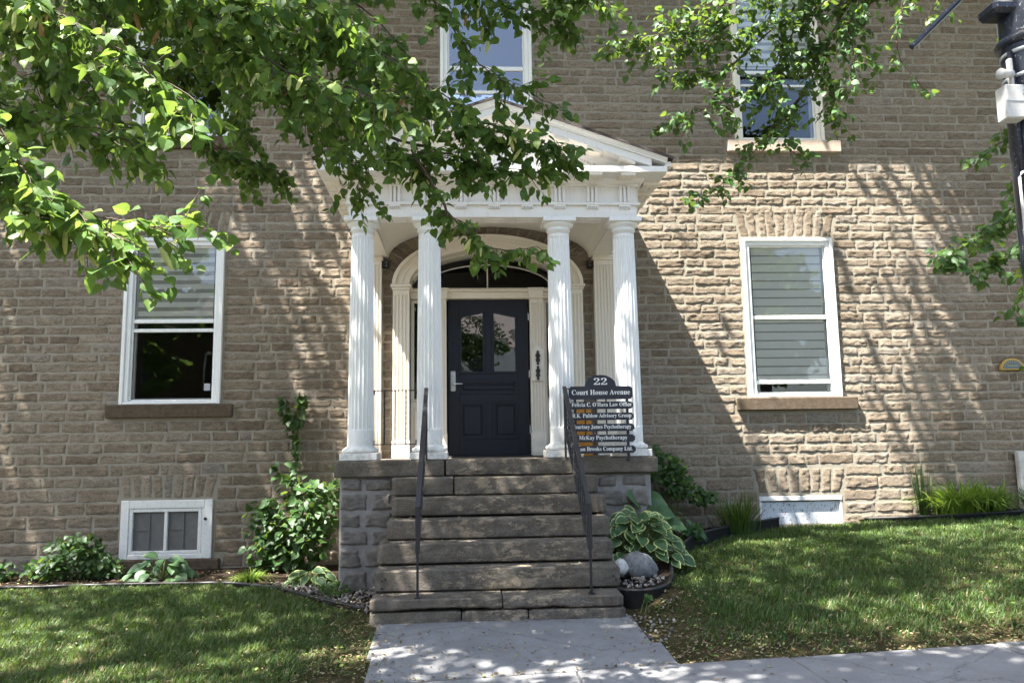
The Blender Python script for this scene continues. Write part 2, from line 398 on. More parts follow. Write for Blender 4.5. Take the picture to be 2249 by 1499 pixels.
def link(o, parent=None, M=None):
    COL.objects.link(o)
    if parent is not None:
        o.parent = parent
        o.matrix_parent_inverse = WINV[parent.name]
    if M is not None:
        o.matrix_basis = M
        WINV[o.name] = M.inverted()
    else:
        WINV[o.name] = Matrix.Identity(4)
    return o
WINV = {}
def obj(name, mb, mat, parent=None, smooth=False, tint=None):
    me = bpy.data.meshes.new(name)
    me.from_pydata(mb.v, [], mb.f)
    me.materials.append(MAT[mat])
    if smooth:
        me.polygons.foreach_set('use_smooth', [True] * len(me.polygons))
    if tint is not None:
        a = me.attributes.new('tint', 'FLOAT', 'POINT')
        a.data.foreach_set('value', np.full(len(me.vertices), tint, np.float32))
    me.update()
    return link(bpy.data.objects.new(name, me), parent)
def root(name, loc, label, cat, group=None):
    o = bpy.data.objects.new(name, None)
    o.empty_display_size = 0.2
    link(o, None, Matrix.Translation(loc))
    return tag(o, label, cat, group)
def tag(o, label, cat, group=None):
    o['label'] = label; o['category'] = cat
    if group: o['group'] = group
    return o
def struct(o):
    o['kind'] = 'structure'; return o
def stuff(o):
    o['kind'] = 'stuff'; return o

def np_mesh(name, V, faces_idx, sizes, mat, parent=None, tint=None, smooth=False):
    """V (n,3); faces_idx flat loop verts; sizes per face"""
    me = bpy.data.meshes.new(name)
    me.vertices.add(len(V)); me.vertices.foreach_set('co', V.astype(np.float32).ravel())
    me.loops.add(len(faces_idx)); me.loops.foreach_set('vertex_index', faces_idx.astype(np.int32))
    me.polygons.add(len(sizes))
    st = np.zeros(len(sizes), np.int32); st[1:] = np.cumsum(sizes)[:-1]
    me.polygons.foreach_set('loop_start', st)
    me.polygons.foreach_set('loop_total', sizes.astype(np.int32))
    if tint is not None:
        a = me.attributes.new('tint', 'FLOAT', 'POINT')
        a.data.foreach_set('value', tint.astype(np.float32))
    if smooth: me.polygons.foreach_set('use_smooth', np.ones(len(sizes), bool))
    me.update(calc_edges=True)
    me.materials.append(MAT[mat])
    return link(bpy.data.objects.new(name, me), parent)

def scatter(name, tv, tf, P, R, S, tint, mat, parent=None, smooth=False):
    tv = np.asarray(tv, float); n = len(P); k = len(tv)
    S = np.asarray(S, float)
    if S.ndim == 1: S = S[:, None].repeat(3, 1)
    V = np.einsum('nij,nkj->nki', R, tv[None] * S[:, None, :]) + P[:, None, :]
    idx = np.concatenate([np.array(f) for f in tf]); sz = np.array([len(f) for f in tf])
    F = (idx[None] + (np.arange(n) * k)[:, None]).ravel()
    return np_mesh(name, V.reshape(-1, 3), F, np.tile(sz, n), mat, parent, np.repeat(tint, k), smooth)

def frames(axis, up):
    """columns x,y,z with y along axis, z near up"""
    y = axis / (np.linalg.norm(axis, axis=1, keepdims=True) + 1e-9)
    x = np.cross(y, up); x /= (np.linalg.norm(x, axis=1, keepdims=True) + 1e-9)
    z = np.cross(x, y)
    return np.stack([x, y, z], 2)

# value noise for displacement
_perm = RNG.random(4096)
def vnoise(x, y):
    xi = np.floor(x).astype(int); yi = np.floor(y).astype(int); fx = x - xi; fy = y - yi
    fx = fx * fx * (3 - 2 * fx); fy = fy * fy * (3 - 2 * fy)
    def h(a, b): return _perm[(a * 374761 + b * 668265) & 4095]
    return (h(xi, yi) * (1 - fx) + h(xi + 1, yi) * fx) * (1 - fy) + (h(xi, yi + 1) * (1 - fx) + h(xi + 1, yi + 1) * fx) * fy
def fbm(x, y, o=4):
    s = 0; a = 1; t = 0
    for i in range(o):
        s = s + a * vnoise(x + 17 * i, y + 31 * i); t += a; a *= 0.55; x = x * 2.03; y = y * 2.03
    return s / t - 0.5

# ------------------------------------------------------------------ ground
def sstep(a, b, x):
    t = np.clip((x - a) / (b - a), 0, 1); return t * t * (3 - 2 * t)
def zwall(x):
    return np.interp(x, [-40, -9, -1.6, 1.6, 2.2, 3.6, 4.6, 6, 7.3, 12, 40], [-1.5, -1.36, -1.33, -1.12, -1.04, -0.96, -0.93, -0.86, -0.81, -0.65, -0.4])
def zside(x): return -1.40 + 0.034 * np.clip(x, -25, 25)
def zwalk(x, y): return -1.285 + (zside(x) + 1.285) * np.clip((-3.6 - y) / 1.2, 0, 1)
def G(x, y):
    x = np.asarray(x, float); y = np.asarray(y, float)
    t = np.clip(-y / 4.8, 0, 1)
    g = zwall(x) + (zside(x) - zwall(x)) * t ** 2.2
    wgt = (1 - sstep(1.0, 1.5, np.abs(x - 0.02))) * sstep(-2.9, -3.7, y)
    g = g + 0.11 * (x > 0) * np.exp(-((x - 1.45) / .45) ** 2 - ((y + 3.4) / .5) ** 2)
    return g * (1 - wgt) + (zwalk(x, y) - 0.02) * wgt
def grid_sheet(name, xs, ys, fz, mat):
    X, Y = np.meshgrid(xs, ys); Z = fz(X, Y)
    V = np.stack([X, Y, Z], -1).reshape(-1, 3)
    nx, ny = len(xs), len(ys)
    i = (np.arange(ny - 1)[:, None] * nx + np.arange(nx - 1)[None]).ravel()
    F = np.stack([i, i + 1, i + 1 + nx, i + nx], 1)
    return np_mesh(name, V, F.ravel(), np.full(len(F), 4), mat, None, None, True)
struct(grid_sheet('ground', np.array([-400, -25, -9, 0, 12, 25, 400.]), np.array([-400, -4.85, 0.3, 400.]),
                  lambda x, y: np.where(y < -4, zside(x) - 0.24, zwall(np.clip(x, -40, 40)) - 0.12), 'lawn'))
struct(grid_sheet('lawn', np.arange(-11, 13.01, 0.12), np.arange(-4.8, 0.11, 0.12),
                  lambda x, y: G(x, y) + 0.018 * fbm(x * 2.1, y * 2.1), 'lawn'))
def bed_r(x, y): return -1.105 + 0.03 * sstep(1.7, 2.3, np.asarray(x, float)) + 0.045 * (x - 1.1) + 0.02 * (y + 3.3)
EDGE_R = [(0.98, -3.22), (1.05, -3.42), (1.22, -3.46), (1.43, -3.28), (1.58, -2.85), (1.70, -2.35), (1.92, -1.78), (2.26, -1.18), (2.62, -0.80), (3.12, -0.45), (3.66, -0.16)]
EDGE_R2 = [(4.78, -0.16), (5.2, -0.36), (5.9, -0.52), (6.6, -0.52), (7.3, -0.45), (9.0, -0.4)]
EDGE_L = [(-10.8, -1.0), (-7.0, -1.05), (-5.4, -1.08), (-4.0, -1.08), (-2.9, -1.18), (-2.3, -1.55), (-1.8, -2.15), (-1.22, -2.82)]
def strip_between(name, path, back, fz, n=8):
    """soil sheet between a front path and a back path"""
    mb = MB(); pa = np.array(path)
    s = np.linspace(0, 1, 40); d = np.r_[0, np.cumsum(np.hypot(*np.diff(pa, axis=0).T))]; d /= d[-1]
    fx = np.interp(s, d, pa[:, 0]); fy = np.interp(s, d, pa[:, 1])
    bx, by = back(fx, fy)
    V = []
    for t in np.linspace(0, 1, n):
        x = fx + (bx - fx) * t; y = fy + (by - fy) * t
        V.append(np.stack([x, y, fz(x, y) + 0.03 * fbm(x * 7, y * 7)], -1))
    V = np.concatenate(V)
    i = (np.arange(n - 1)[:, None] * 40 + np.arange(39)[None]).ravel()
    F = np.stack([i, i + 1, i + 41, i + 40], 1)
    return struct(np_mesh(name, V, F.ravel(), np.full(len(F), 4), 'soil', None, None, True))
strip_between('flower_bed', EDGE_R, lambda x, y: (np.clip(x * 0.9, 0.95, 3.7), np.where(x < 1.72, -1.9, 0.02)), bed_r, 12)
strip_between('flower_bed', EDGE_R2, lambda x, y: (x, x * 0 + 0.02), lambda x, y: G(x, y) + 0.05)
strip_between('flower_bed', EDGE_L, lambda x, y: (np.where(x > -1.62, -1.0, x), np.where(x > -1.62, -2.0, 0.02)), lambda x, y: G(x, y) + 0.035, 12)

# pavement slabs
def slab(parent, x0, x1, y0, y1, fz, th=0.1, name='slab', g=0.006):
    mb = MB(); x0 += g; x1 -= g; y0 += g; y1 -= g
    dz = random.uniform(-0.004, 0.004); b = 0.008
    xs = [x0, x0 + b] + list(np.linspace(x0, x1, 6)[1:-1]) + [x1 - b, x1]; ys = [y0, y0 + b, y1 - b, y1]
    vs = []
    for y in ys:
        for x in xs:
            z = float(fz(x, y)) + dz
            if x in (x0, x1) or y in (y0, y1): z -= b
            vs.append((x, y, z))
    nx = len(xs)
    fs = [(j * nx + i, j * nx + i + 1, (j + 1) * nx + i + 1, (j + 1) * nx + i) for j in range(3) for i in range(nx - 1)]
    o = len(vs)
    ring = [i for i in range(nx)] + [j * nx + nx - 1 for j in range(1, 4)] + [3 * nx + i for i in range(nx - 2, -1, -1)] + [j * nx for j in range(2, 0, -1)]
    for q in ring: vs.append((vs[q][0], vs[q][1], vs[q][2] - th))
    n = len(ring)
    fs += [(ring[(i + 1) % n], ring[i], o + i, o + (i + 1) % n) for i in range(n)]
    mb.add(vs, fs)
    return obj(name, mb, 'concrete', parent)
sw = root('pavement', (0, -5.6, -1.4), 'x', 'x'); del sw['label']; del sw['category']; struct(sw)
for k in range(-8, 9):
    slab(sw, 1.87 + 1.45 * (k - 1), 1.87 + 1.45 * k, -6.5, -4.8, lambda x, y: zside(x) + 0.012)
wk = root('path', (0, -4.2, -1.35), 'x', 'x'); del wk['label']; del wk['category']; struct(wk)
slab(wk, -1.04, 1.06, -4.30, -3.50, lambda x, y: zwalk(x, y) + 0.004)
slab(wk, -1.0, 1.12, -4.79, -4.305, lambda x, y: zwalk(x, y) + 0.010)
struct(grid_sheet('verge', np.linspace(-25, 25, 30), np.array([-8.2, -6.5]), lambda x, y: zside(x) - 0.01, 'lawn'))
mb = MB()
for k in range(-12, 13):
    x0, x1 = k * 2.0 + 0.01, k * 2.0 + 1.99
    z0, z1 = float(zside(x0)), float(zside(x1))
    mb.add([(x0, -8.35, z0 - .3), (x1, -8.35, z1 - .3), (x1, -8.2, z1 - .3), (x0, -8.2, z0 - .3), (x0, -8.35, z0), (x1, -8.35, z1), (x1, -8.2, z1), (x0, -8.2, z0)],
           [(0, 3, 2, 1), (4, 5, 6, 7), (0, 1, 5, 4), (1, 2, 6, 5), (2, 3, 7, 6), (3, 0, 4, 7)])
struct(obj('kerb', mb, 'concrete'))
struct(grid_sheet('road', np.linspace(-80, 80, 60), np.array([-17.0, -8.35]), lambda x, y: zside(x) - 0.14, 'asphalt'))
struct(grid_sheet('far_pavement', np.linspace(-80, 80, 60), np.array([-19.5, -17.0]), lambda x, y: zside(x) - 0.01, 'concrete'))

# ------------------------------------------------------------------ building
bld = root('stone_building', (0, 0, -1.3), 'two storey brown rough stone building with white pillared portico', 'building')
WL, WR = -9.6, 7.33
GW = [(-4.655, -3.41), (3.42, 4.67)]
ZG0, ZG1, ZU0, ZU1 = 0.72, 2.87, 4.24, 6.5
HOLES = [(a, b, ZG0, ZG1) for a, b in GW] + [(-4.655, -3.41, ZU0, ZU1), (3.42, 4.67, ZU0, ZU1), (-0.62, 0.63, 4.2, 6.5),
         (-4.565, -3.455, -1.18, -0.465), (3.48, 4.58, -0.92, -0.555), (-1.235, 1.235, -0.3, 2.90)]
ZB, ZT = -1.8, 7.05
mb = MB()
xs = sorted({WL, WR} | {h[0] for h in HOLES} | {h[1] for h in HOLES}); zs = sorted({ZB, ZT} | {h[2] for h in HOLES} | {h[3] for h in HOLES})
for i in range(len(xs) - 1):
    for j in range(len(zs) - 1):
        cx, cz = (xs[i] + xs[i + 1]) / 2, (zs[j] + zs[j + 1]) / 2
        if any(h[0] < cx < h[1] and h[2] < cz < h[3] for h in HOLES): continue
        mb.add([(xs[i], 0, zs[j]), (xs[i + 1], 0, zs[j]), (xs[i + 1], 0, zs[j + 1]), (xs[i], 0, zs[j + 1])], [(0, 1, 2, 3)])
for a, b, c, d in HOLES:
    D = 0.42
    mb.add([(a, 0, c), (b, 0, c), (b, 0, d), (a, 0, d), (a, D, c), (b, D, c), (b, D, d), (a, D, d)],
           [(0, 1, 5, 4), (1, 2, 6, 5), (2, 3, 7, 6), (3, 0, 4, 7)])
# spandrel round the door arch
ARC_Z, AO, BO, AI, BI = 2.24, 1.24, 0.655, 1.03, 0.465
N = 24
for k in range(N):
    t0, t1 = math.pi * k / N, math.pi * (k + 1) / N
    p = [(1.235 * math.cos(t), ARC_Z + 0.655 * math.sin(t)) for t in (t0, t1)]
    mb.add([(p[0][0], 0, p[0][1]), (p[0][0], 0, 2.90), (p[1][0], 0, 2.90), (p[1][0], 0, p[1][1])], [(3, 2, 1, 0)])
# side and back walls
mb.add([(WR, 0, ZB), (WR, 9, ZB), (WR, 9, ZT), (WR, 0, ZT)], [(0, 1, 2, 3)])
mb.add([(WL, 0, ZB), (WL, 9, ZB), (WL, 9, ZT), (WL, 0, ZT)], [(3, 2, 1, 0)])
mb.add([(WL, 9, ZB), (WR, 9, ZB), (WR, 9, ZT), (WL, 9, ZT)], [(3, 2, 1, 0)])
wall = obj('wall', mb, 'mortar', bld)
mb = MB(); mb.box(WL + .05, WR - .05, 0.45, 8.95, -0.3, -0.05); mb.box(WL + .05, WR - .05, 0.45, 8.95, 3.5, 3.7); mb.box(WL + .05, WR - .05, 0.45, 8.95, 6.9, 7.0)
mb.box(WL + .05, WR - .05, 5.0, 5.1, -1.7, 6.9)
obj('interior', mb, 'room', bld)
# eaves and roof
mb = MB(); mb.box(WL - .4, WR + .4, -0.74, 0.3, 7.05, 7.15); mb.box(WL - .4, WR + .4, -0.78, -0.74, 7.05, 7.3)
mb.box(WR, WR + .42, 0.3, 9.4, 7.05, 7.15); mb.box(WL - .42, WL, 0.3, 9.4, 7.05, 7.15)
obj('eaves', mb, 'white_paint', bld)
mb = MB(); e = 0.84
mb.add([(WL - e, -e, 7.27), (WR + e, -e, 7.27), (WR + e, 9 + e, 7.27), (WL - e, 9 + e, 7.27), (WL + 4.5, 4.5, 9.2), (WR - 4.5, 4.5, 9.2)],
       [(0, 1, 5, 4), (1, 2, 5), (2, 3, 4, 5), (3, 0, 4), (3, 2, 1, 0)])
obj('roof', mb, 'roof', bld)

# ---- stones
def stone_geo(c, rng, hmin=0.014, hmax=0.034, rough=0.019, cell=0.023, seed=None):
    """c: corners (4,2) in xz: bl, br, tr, tl -> verts, faces of a rock faced block on plane y=0"""
    c = np.asarray(c, float)
    wd = (np.linalg.norm(c[1] - c[0]) + np.linalg.norm(c[2] - c[3])) / 2
    ht = (np.linalg.norm(c[3] - c[0]) + np.linalg.norm(c[2] - c[1])) / 2
    nx = max(4, int(round(wd / cell)) + 1); nz = max(4, int(round(ht / (cell * 0.72))) + 1)
    u, v = np.meshgrid(np.r_[0, np.linspace(0.008 / wd, 1 - 0.008 / wd, nx - 1), 1], np.r_[0, np.linspace(0.007 / ht, 1 - 0.007 / ht, nz - 1), 1])
    P = (c[0][None, None] * ((1 - u) * (1 - v))[..., None] + c[1] * (u * (1 - v))[..., None] + c[2] * (u * v)[..., None] + c[3] * ((1 - u) * v)[..., None])
    s = rng.random() * 900
    P[..., 0] += 0.034 * fbm(P[..., 0] * 9 + s, P[..., 1] * 14, 2) + 0.008 * rng.standard_normal()* 0
    P[..., 1] += 0.026 * fbm(P[..., 0] * 14 + s + 50, P[..., 1] * 9, 2)
    ed = np.minimum(np.minimum(u, 1 - u) * wd, np.minimum(v, 1 - v) * ht)
    pr = np.clip(ed / 0.013, 0, 1) ** 0.5
    H = rng.uniform(hmin, hmax)
    hgt = pr * (H + rough * 2.0 * fbm(P[..., 0] * 13 + s, P[..., 1] * 30 + s, 4) * 0.75 + rough * 1.6 * fbm(P[..., 0] * 30 + s, P[..., 1] * 50, 2))
    hgt += (v - 0.5) * rng.uniform(-0.008, 0.010) * pr
    Y = -np.maximum(hgt, 0.002 * pr); Y[ed <= 1e-6] = 0.004
    V = np.stack([P[..., 0], Y, P[..., 1]], -1).reshape(-1, 3)
    n1 = u.shape[1]
    i = (np.arange(u.shape[0] - 1)[:, None] * n1 + np.arange(n1 - 1)[None]).ravel()
    return V, np.stack([i, i + 1, i + 1 + n1, i + n1], 1), wd * ht
def ell(a, b, z):  # half width of ellipse at height z above the spring line
    return a * math.sqrt(max(0, 1 - (z / b) ** 2))
VOUS = [(-4.655, -3.41, 2.885, 3.27, 0.09, 10), (3.42, 4.67, 2.885, 3.27, 0.09, 10), (-4.565, -3.455, -0.45, -0.15, 0.05, 9), (3.48, 4.58, -0.53, -0.20, 0.06, 8),
        (-4.655, -3.41, 6.51, 6.9, 0.09, 10), (3.42, 4.67, 6.51, 6.9, 0.09, 10), (-0.62, 0.63, 6.51, 6.9, 0.09, 10)]
SILLS = [(-4.80, -3.25, 0.55, 0.72), (3.25, 4.86, 0.55, 0.72), (3.29, 4.88, 4.07, 4.24), (-4.80, -3.25, 4.07, 4.24), (-0.8, 0.8, 4.05, 4.2), (-4.75, -3.35, -1.33, -1.18)]
def excluded(z0, z1):
    out = []; zc = (z0 + z1) / 2
    for a, b, c, d in HOLES[:-1] + SILLS:
        if c < z1 - 0.03 and d > z0 + 0.03: out.append((a - 0.018, b + 0.018))
    for a, b, c, d, fl, n in VOUS:
        if c < z1 - 0.06 and d > z0 + 0.06:
            e = fl * np.clip((zc - c) / (d - c), 0, 1); out.append((a - e - 0.02, b + e + 0.02))
    if z0 < 2.22: out.append((-1.25, 1.25))
    if ARC_Z - 0.05 < zc < ARC_Z + 1.02: e = ell(1.62, 1.02, zc - ARC_Z); out.append((-e, e))
    if z0 < 2.75: out += [(-1.66, -1.37), (1.38, 1.67)]
    if zc < 0.0: out.append((-1.6, 1.62))
    return out
rng = np.random.default_rng(5)
ST = []
z = -1.62
while z < 6.95:
    hc = rng.uniform(0.112, 0.130) if z > 0.55 else (rng.uniform(0.122, 0.150) if z > -0.35 else rng.uniform(0.145, 0.172)); z0, z1 = z + 0.0095, z + hc - 0.0095; z += hc
    iv = sorted(excluded(z0, z1)); free = []; x = -8.4
    for a, b in iv:
        if a > x: free.append((x, a))
        x = max(x, b)
    if x < WR - 0.0: free.append((x, WR - 0.005))
    for a, b in free:
        if b - a < 0.07: continue
        x = a
        while x < b - 0.02:
            L = rng.uniform(0.24, 0.50) if rng.random() > 0.14 else rng.uniform(0.11, 0.22)
            if b - (x + L) < 0.15: L = b - x
            if L > 0.62: L = L / 2
            g = rng.uniform(0.007, 0.011)
            sk = rng.uniform(-0.008, 0.008)
            ST.append(([(x + g, z0 + rng.uniform(-.005, .005)), (x + L - g + sk, z0 + rng.uniform(-.005, .005)), (x + L - g, z1 + rng.uniform(-.005, .005)), (x + g + sk * 0, z1 + rng.uniform(-.005, .005))], 0))
            x += L
for a, b, c, d, fl, n in VOUS:
    for k in range(n):
        u0, u1 = k / n, (k + 1) / n; j = rng.uniform(-0.006, 0.006)
        B = [a + (b - a) * u0, a + (b - a) * u1]; T = [a - fl + (b - a + 2 * fl) * u0, a - fl + (b - a + 2 * fl) * u1]
        ST.append(([(B[0] + .011, c + .015), (B[1] - .011, c + .015), (T[1] - .011 + j, d - .008 + j), (T[0] + .011 + j, d - .008 + j)], 1))
NV = 30
for k in range(NV):
    t0, t1 = math.pi * k / NV + 0.006, math.pi * (k + 1) / NV - 0.006
    e0 = lambda t: (1.26 * math.cos(t), ARC_Z + 0.675 * math.sin(t)); e1 = lambda t: (1.60 * math.cos(t), ARC_Z + 1.0 * math.sin(t))
    ST.append(([e0(t1), e0(t0), e1(t0), e1(t1)], 2))
# keep what the photograph can show; the 300 that show largest become stones of their own
recs = []
for c, kind in ST:
    cc = np.mean(c, 0)
    V, F, area = stone_geo(c, rng, *((0.002, 0.009, 0.0112) if kind == 0 else (0.002, 0.008, 0.0105)))
    d = (Vector((cc[0], 0, cc[1])) - CAM_LOC); zc = d.dot(cf)
    px, py = d.dot(r2) / zc * 1760, d.dot(u2) / zc * 1760
    seen = abs(px) < 1120 and abs(py) < 745 and not (px < -150 and py > 420) and not (abs(cc[0]) < 1.7 and 2.6 < cc[1] < 3.85)
    tn = float(np.clip(rng.normal(0.45, 0.24), 0, 1))
    recs.append((area / zc ** 2 if seen else 0, V, F, tn))
recs.sort(key=lambda r: -r[0])
for a, V, F, tn in recs[:300]:
    ctr = V.mean(0); ctr[1] = 0
    me_o = np_mesh('stone', V, F.ravel(), np.full(len(F), 4), 'wall_stone', wall, np.full(len(V), tn), False)
o = 0; VV = []; FF = []; TT = []
for a, V, F, tn in recs[300:]:
    VV.append(V); FF.append(F + o); TT.append(np.full(len(V), tn)); o += len(V)
F = np.concatenate(FF)
stuff(np_mesh('stonework', np.concatenate(VV), F.ravel(), np.full(len(F), 4), 'wall_stone', wall, np.concatenate(TT), False))

# ---- windows
def frame_boxes(mb, a, b, c, d, wv, y0, y1, bot=None):
    bot = wv if bot is None else bot
    mb.bbox(a, a + wv, y0, y1, c, d); mb.bbox(b - wv, b, y0, y1, c, d)
    mb.bbox(a + wv, b - wv, y0 + .001, y1 - .001, d - wv, d - .001); mb.bbox(a + wv, b - wv, y0 + .001, y1 - .001, c + .001, c + bot)
def sill(parent, a, b, c, d, mat='sill_stone', out=0.075):
    mb = MB(); n = 16
    for i in range(n):   # slightly uneven front edge
        pass
    mb.bbox(a, b, -out, 0.1, c, d, 0.012)
    return obj('sill', mb, mat, parent)
def pane(parent, a, b, c, d, y, mat='window_glass'):
    mb = MB(); mb.box(a, b, y, y + 0.004, c, d); return obj('pane', mb, mat, parent)
def window(a, b, c, d, rails, paint='white_paint', gl='window_glass'):
    """outer casing with stepped profile, the part itself; sashes and panes below it"""
    mb = MB()
    frame_boxes(mb, a, b, c, d, 0.045, -0.045, 0.10, 0.03)
    frame_boxes(mb, a + .045, b - .045, c + .03, d - .045, 0.055, -0.020, 0.10, 0.012)
    wn = obj('window', mb, paint, bld)
    A, B, C, D = a + .10, b - .10, c + .042, d - .10
    m2 = MB(); frame_boxes(m2, A, B, C, D, 0.022, 0.015, 0.05, 0.02); obj('sash', m2, 'white_paint', wn)
    for zr, h in rails:
        m2 = MB(); m2.bbox(A + .022, B - .022, 0.012, 0.045, zr - h / 2, zr + h / 2); obj('rail', m2, 'white_paint', wn)
    zz = [C + .02] + sorted([zr for zr, h in rails]) + [D - .022]
    for i in range(len(zz) - 1):
        pane(wn, A + .022, B - .022, zz[i] + .0, zz[i + 1], 0.03, gl)
    m2 = MB(); frame_boxes(m2, A - .02, B + .02, C - .02, D + .02, 0.06, 0.075, 0.12, 0.06); obj('inner_sash', m2, 'worn_paint', wn)
    return wn, A, B, C, D
def zebra(wn, A, B, z0, z1, pitch, h, y=0.062, gauze=True):
    y = 0.060
    zc = z1 - 0.02
    while zc - h > z0:
        m2 = MB(); m2.box(A, B, y, y + 0.004, zc - h, zc); obj('slat', m2, 'blind', wn)
        if gauze:
            m2 = MB(); m2.box(A, B, y + .006, y + 0.008, zc - pitch + 0.0, zc - h + 0.004); obj('gauze_strip', m2, 'gauze', wn)
        zc -= pitch
    m2 = MB(); m2.bbox(A, B, y - .008, y + .012, zc + 0.0, zc + 0.025, .003); obj('bottom_rail', m2, 'blind', wn)
# left ground floor
wn, A, B, C, D = window(-4.655, -3.41, ZG0, ZG1, [(1.785, 0.05), (1.665, 0.045)])
wn['label'] = 'sash window with striped blind and dark lower half'
zebra(wn, A + .05, B - .05, 1.83, D, 0.118, 0.066, 0.16, True)
sill(wn, -4.80, -3.25, 0.55, 0.718)
mb = MB(); mb.box(B - .12, B - .045, .0285, .029, C + .13, C + .22); obj('sticker', mb, 'band', wn)
# right ground floor
wn, A, B, C, D = window(3.42, 4.67, ZG0, ZG1, [(1.79, 0.05), (0.925, 0.045)])
wn['label'] = 'sash window with pale blind drawn right down'
zebra(wn, A + .05, B - .05, 0.86, D, 0.116, 0.098, 0.15, True)
sill(wn, 3.25, 4.86, 0.55, 0.718)
# upper floor
wn, A, B, C, D = window(3.42, 4.67, ZU0, ZU1, [(5.25, 0.05), (5.06, 0.03)], 'cream_paint')
zebra(wn, A + .05, B - .05, 5.3, D, 0.118, 0.07, 0.16, True)
sill(wn, 3.29, 4.88, 4.07, 4.238, 'pale_sill')
wn, A, B, C, D = window(-4.655, -3.41, ZU0, ZU1, [(5.25, 0.05)])
zebra(wn, A + .05, B - .05, 5.3, D, 0.118, 0.07, 0.16, True)
sill(wn, -4.80, -3.25, 4.07, 4.238)
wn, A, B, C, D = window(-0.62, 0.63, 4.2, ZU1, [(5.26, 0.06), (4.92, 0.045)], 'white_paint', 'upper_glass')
mb = MB(); mb.box(A + .04, B - .04, 0.062, 0.066, 5.32, D); obj('roller_blind', mb, 'blind', wn)
sill(wn, -0.8, 0.8, 4.05, 4.198)
# basement left: two small lights with screens
a, b, c, d = -4.565, -3.455, -1.18, -0.465
mb = MB(); frame_boxes(mb, a, b, c, d, 0.10, -0.03, 0.10, 0.06)
wn = obj('window', mb, 'worn_paint', bld)
mb = MB(); frame_boxes(mb, a + .10, b - .13, c + .06, d - .10, 0.045, -0.02, 0.05, 0.04); mb.bbox(-4.04, -4.0, -0.018, 0.05, c + .1, d - .145); obj('sash', mb, 'worn_paint', wn)
mb = MB(); mb.bbox(b - .13, b - .10, -0.02, .05, c + .06, d - .10); obj('side_board', mb, 'worn_paint', wn)
for p, q in ((a + .145, -4.04), (-4.0, b - .175)):
    mb = MB(); mb.box(p, q, 0.02, 0.024, c + .1, d - .145); obj('screen', mb, 'screen', wn)
    mb = MB(); mb.box((p + q) / 2 - .01, (p + q) / 2 + .01, 0.008, 0.019, c + .1, d - .145); mb.box(p, (p + q) / 2 - .011, 0.009, 0.018, (c + d) / 2 - .01, (c + d) / 2 + .01); obj('muntin', mb, 'screen', wn)
sill(wn, -4.75, -3.35, -1.33, -1.182, 'sill_stone', 0.06)
mb = MB(); mb.lathe([(0.006, 0), (0.02, 0.004), (0.02, 0.01), (0.008, 0.014)], 0, 0, 10)
mb.v = [(x - 3.535, -0.032 - zz, y - 0.70) for x, y, zz in mb.v]; obj('latch', mb, 'iron', wn)
# basement right: boarded panel with peeling paint
a, b, c, d = 3.48, 4.58, -0.92, -0.555
mb = MB(); mb.bbox(a + .03, b - .03, 0.03, 0.06, c, d - .08); wn = obj('window', mb, 'peeling_paint', bld)
wn['label'] = 'low basement window boarded with peeling pale blue paint'
mb = MB(); mb.bbox(a, b, -0.01, 0.08, d - .065, d - .005); mb.bbox(a + .001, a + .03, 0.0, .08, c, d - .066); mb.bbox(b - .03, b - .001, 0, .08, c, d - .066); obj('frame', mb, 'worn_paint', wn)

# ---- portico
PX, PC = 1.575, 0.02           # half width of the entablature and its centre line
FY = -1.87                     # front face
def ring(name, prof, mat, parent, close=True):
    """profile (offset, z) swept round three sides of the portico"""
    vs = []; fs = []
    for o, z in prof:
        vs += [(PC - PX - o, -0.0, z), (PC - PX - o, FY - o, z), (PC + PX + o, FY - o, z), (PC + PX + o, -0.0, z)]
    n = len(prof)
    for i in range(n if close else n - 1):
        j = (i + 1) % n
        for k in range(3):
            fs.append((i * 4 + k, i * 4 + k + 1, j * 4 + k + 1, j * 4 + k))
    mb = MB(); mb.add(vs, fs)
    return obj(name, mb, mat, parent)
Z0 = 2.61
ent = ring('entablature', [(0, Z0), (0, Z0 + .13), (-.24, Z0 + .13), (-.24, Z0)], 'entab_paint', bld)
ring('taenia', [(0, 2.742), (.034, 2.742), (.034, 2.772), (0, 2.772), (-.1, 2.772), (-.1, 2.742)], 'entab_paint', ent)
ring('frieze', [(-.006, 2.772), (-.006, 2.955), (-.2, 2.955), (-.2, 2.772)], 'entab_paint', ent)
ring('bed_moulding', [(0, 2.955), (.02, 2.955), (.02, 2.975), (.045, 2.98), (.075, 3.0), (.09, 3.03), (-.1, 3.03), (-.1, 2.955)], 'entab_paint', ent)
ring('cornice', [(-.1, 3.032), (.285, 3.032), (.285, 3.095), (-.1, 3.095)], 'entab_paint', ent)
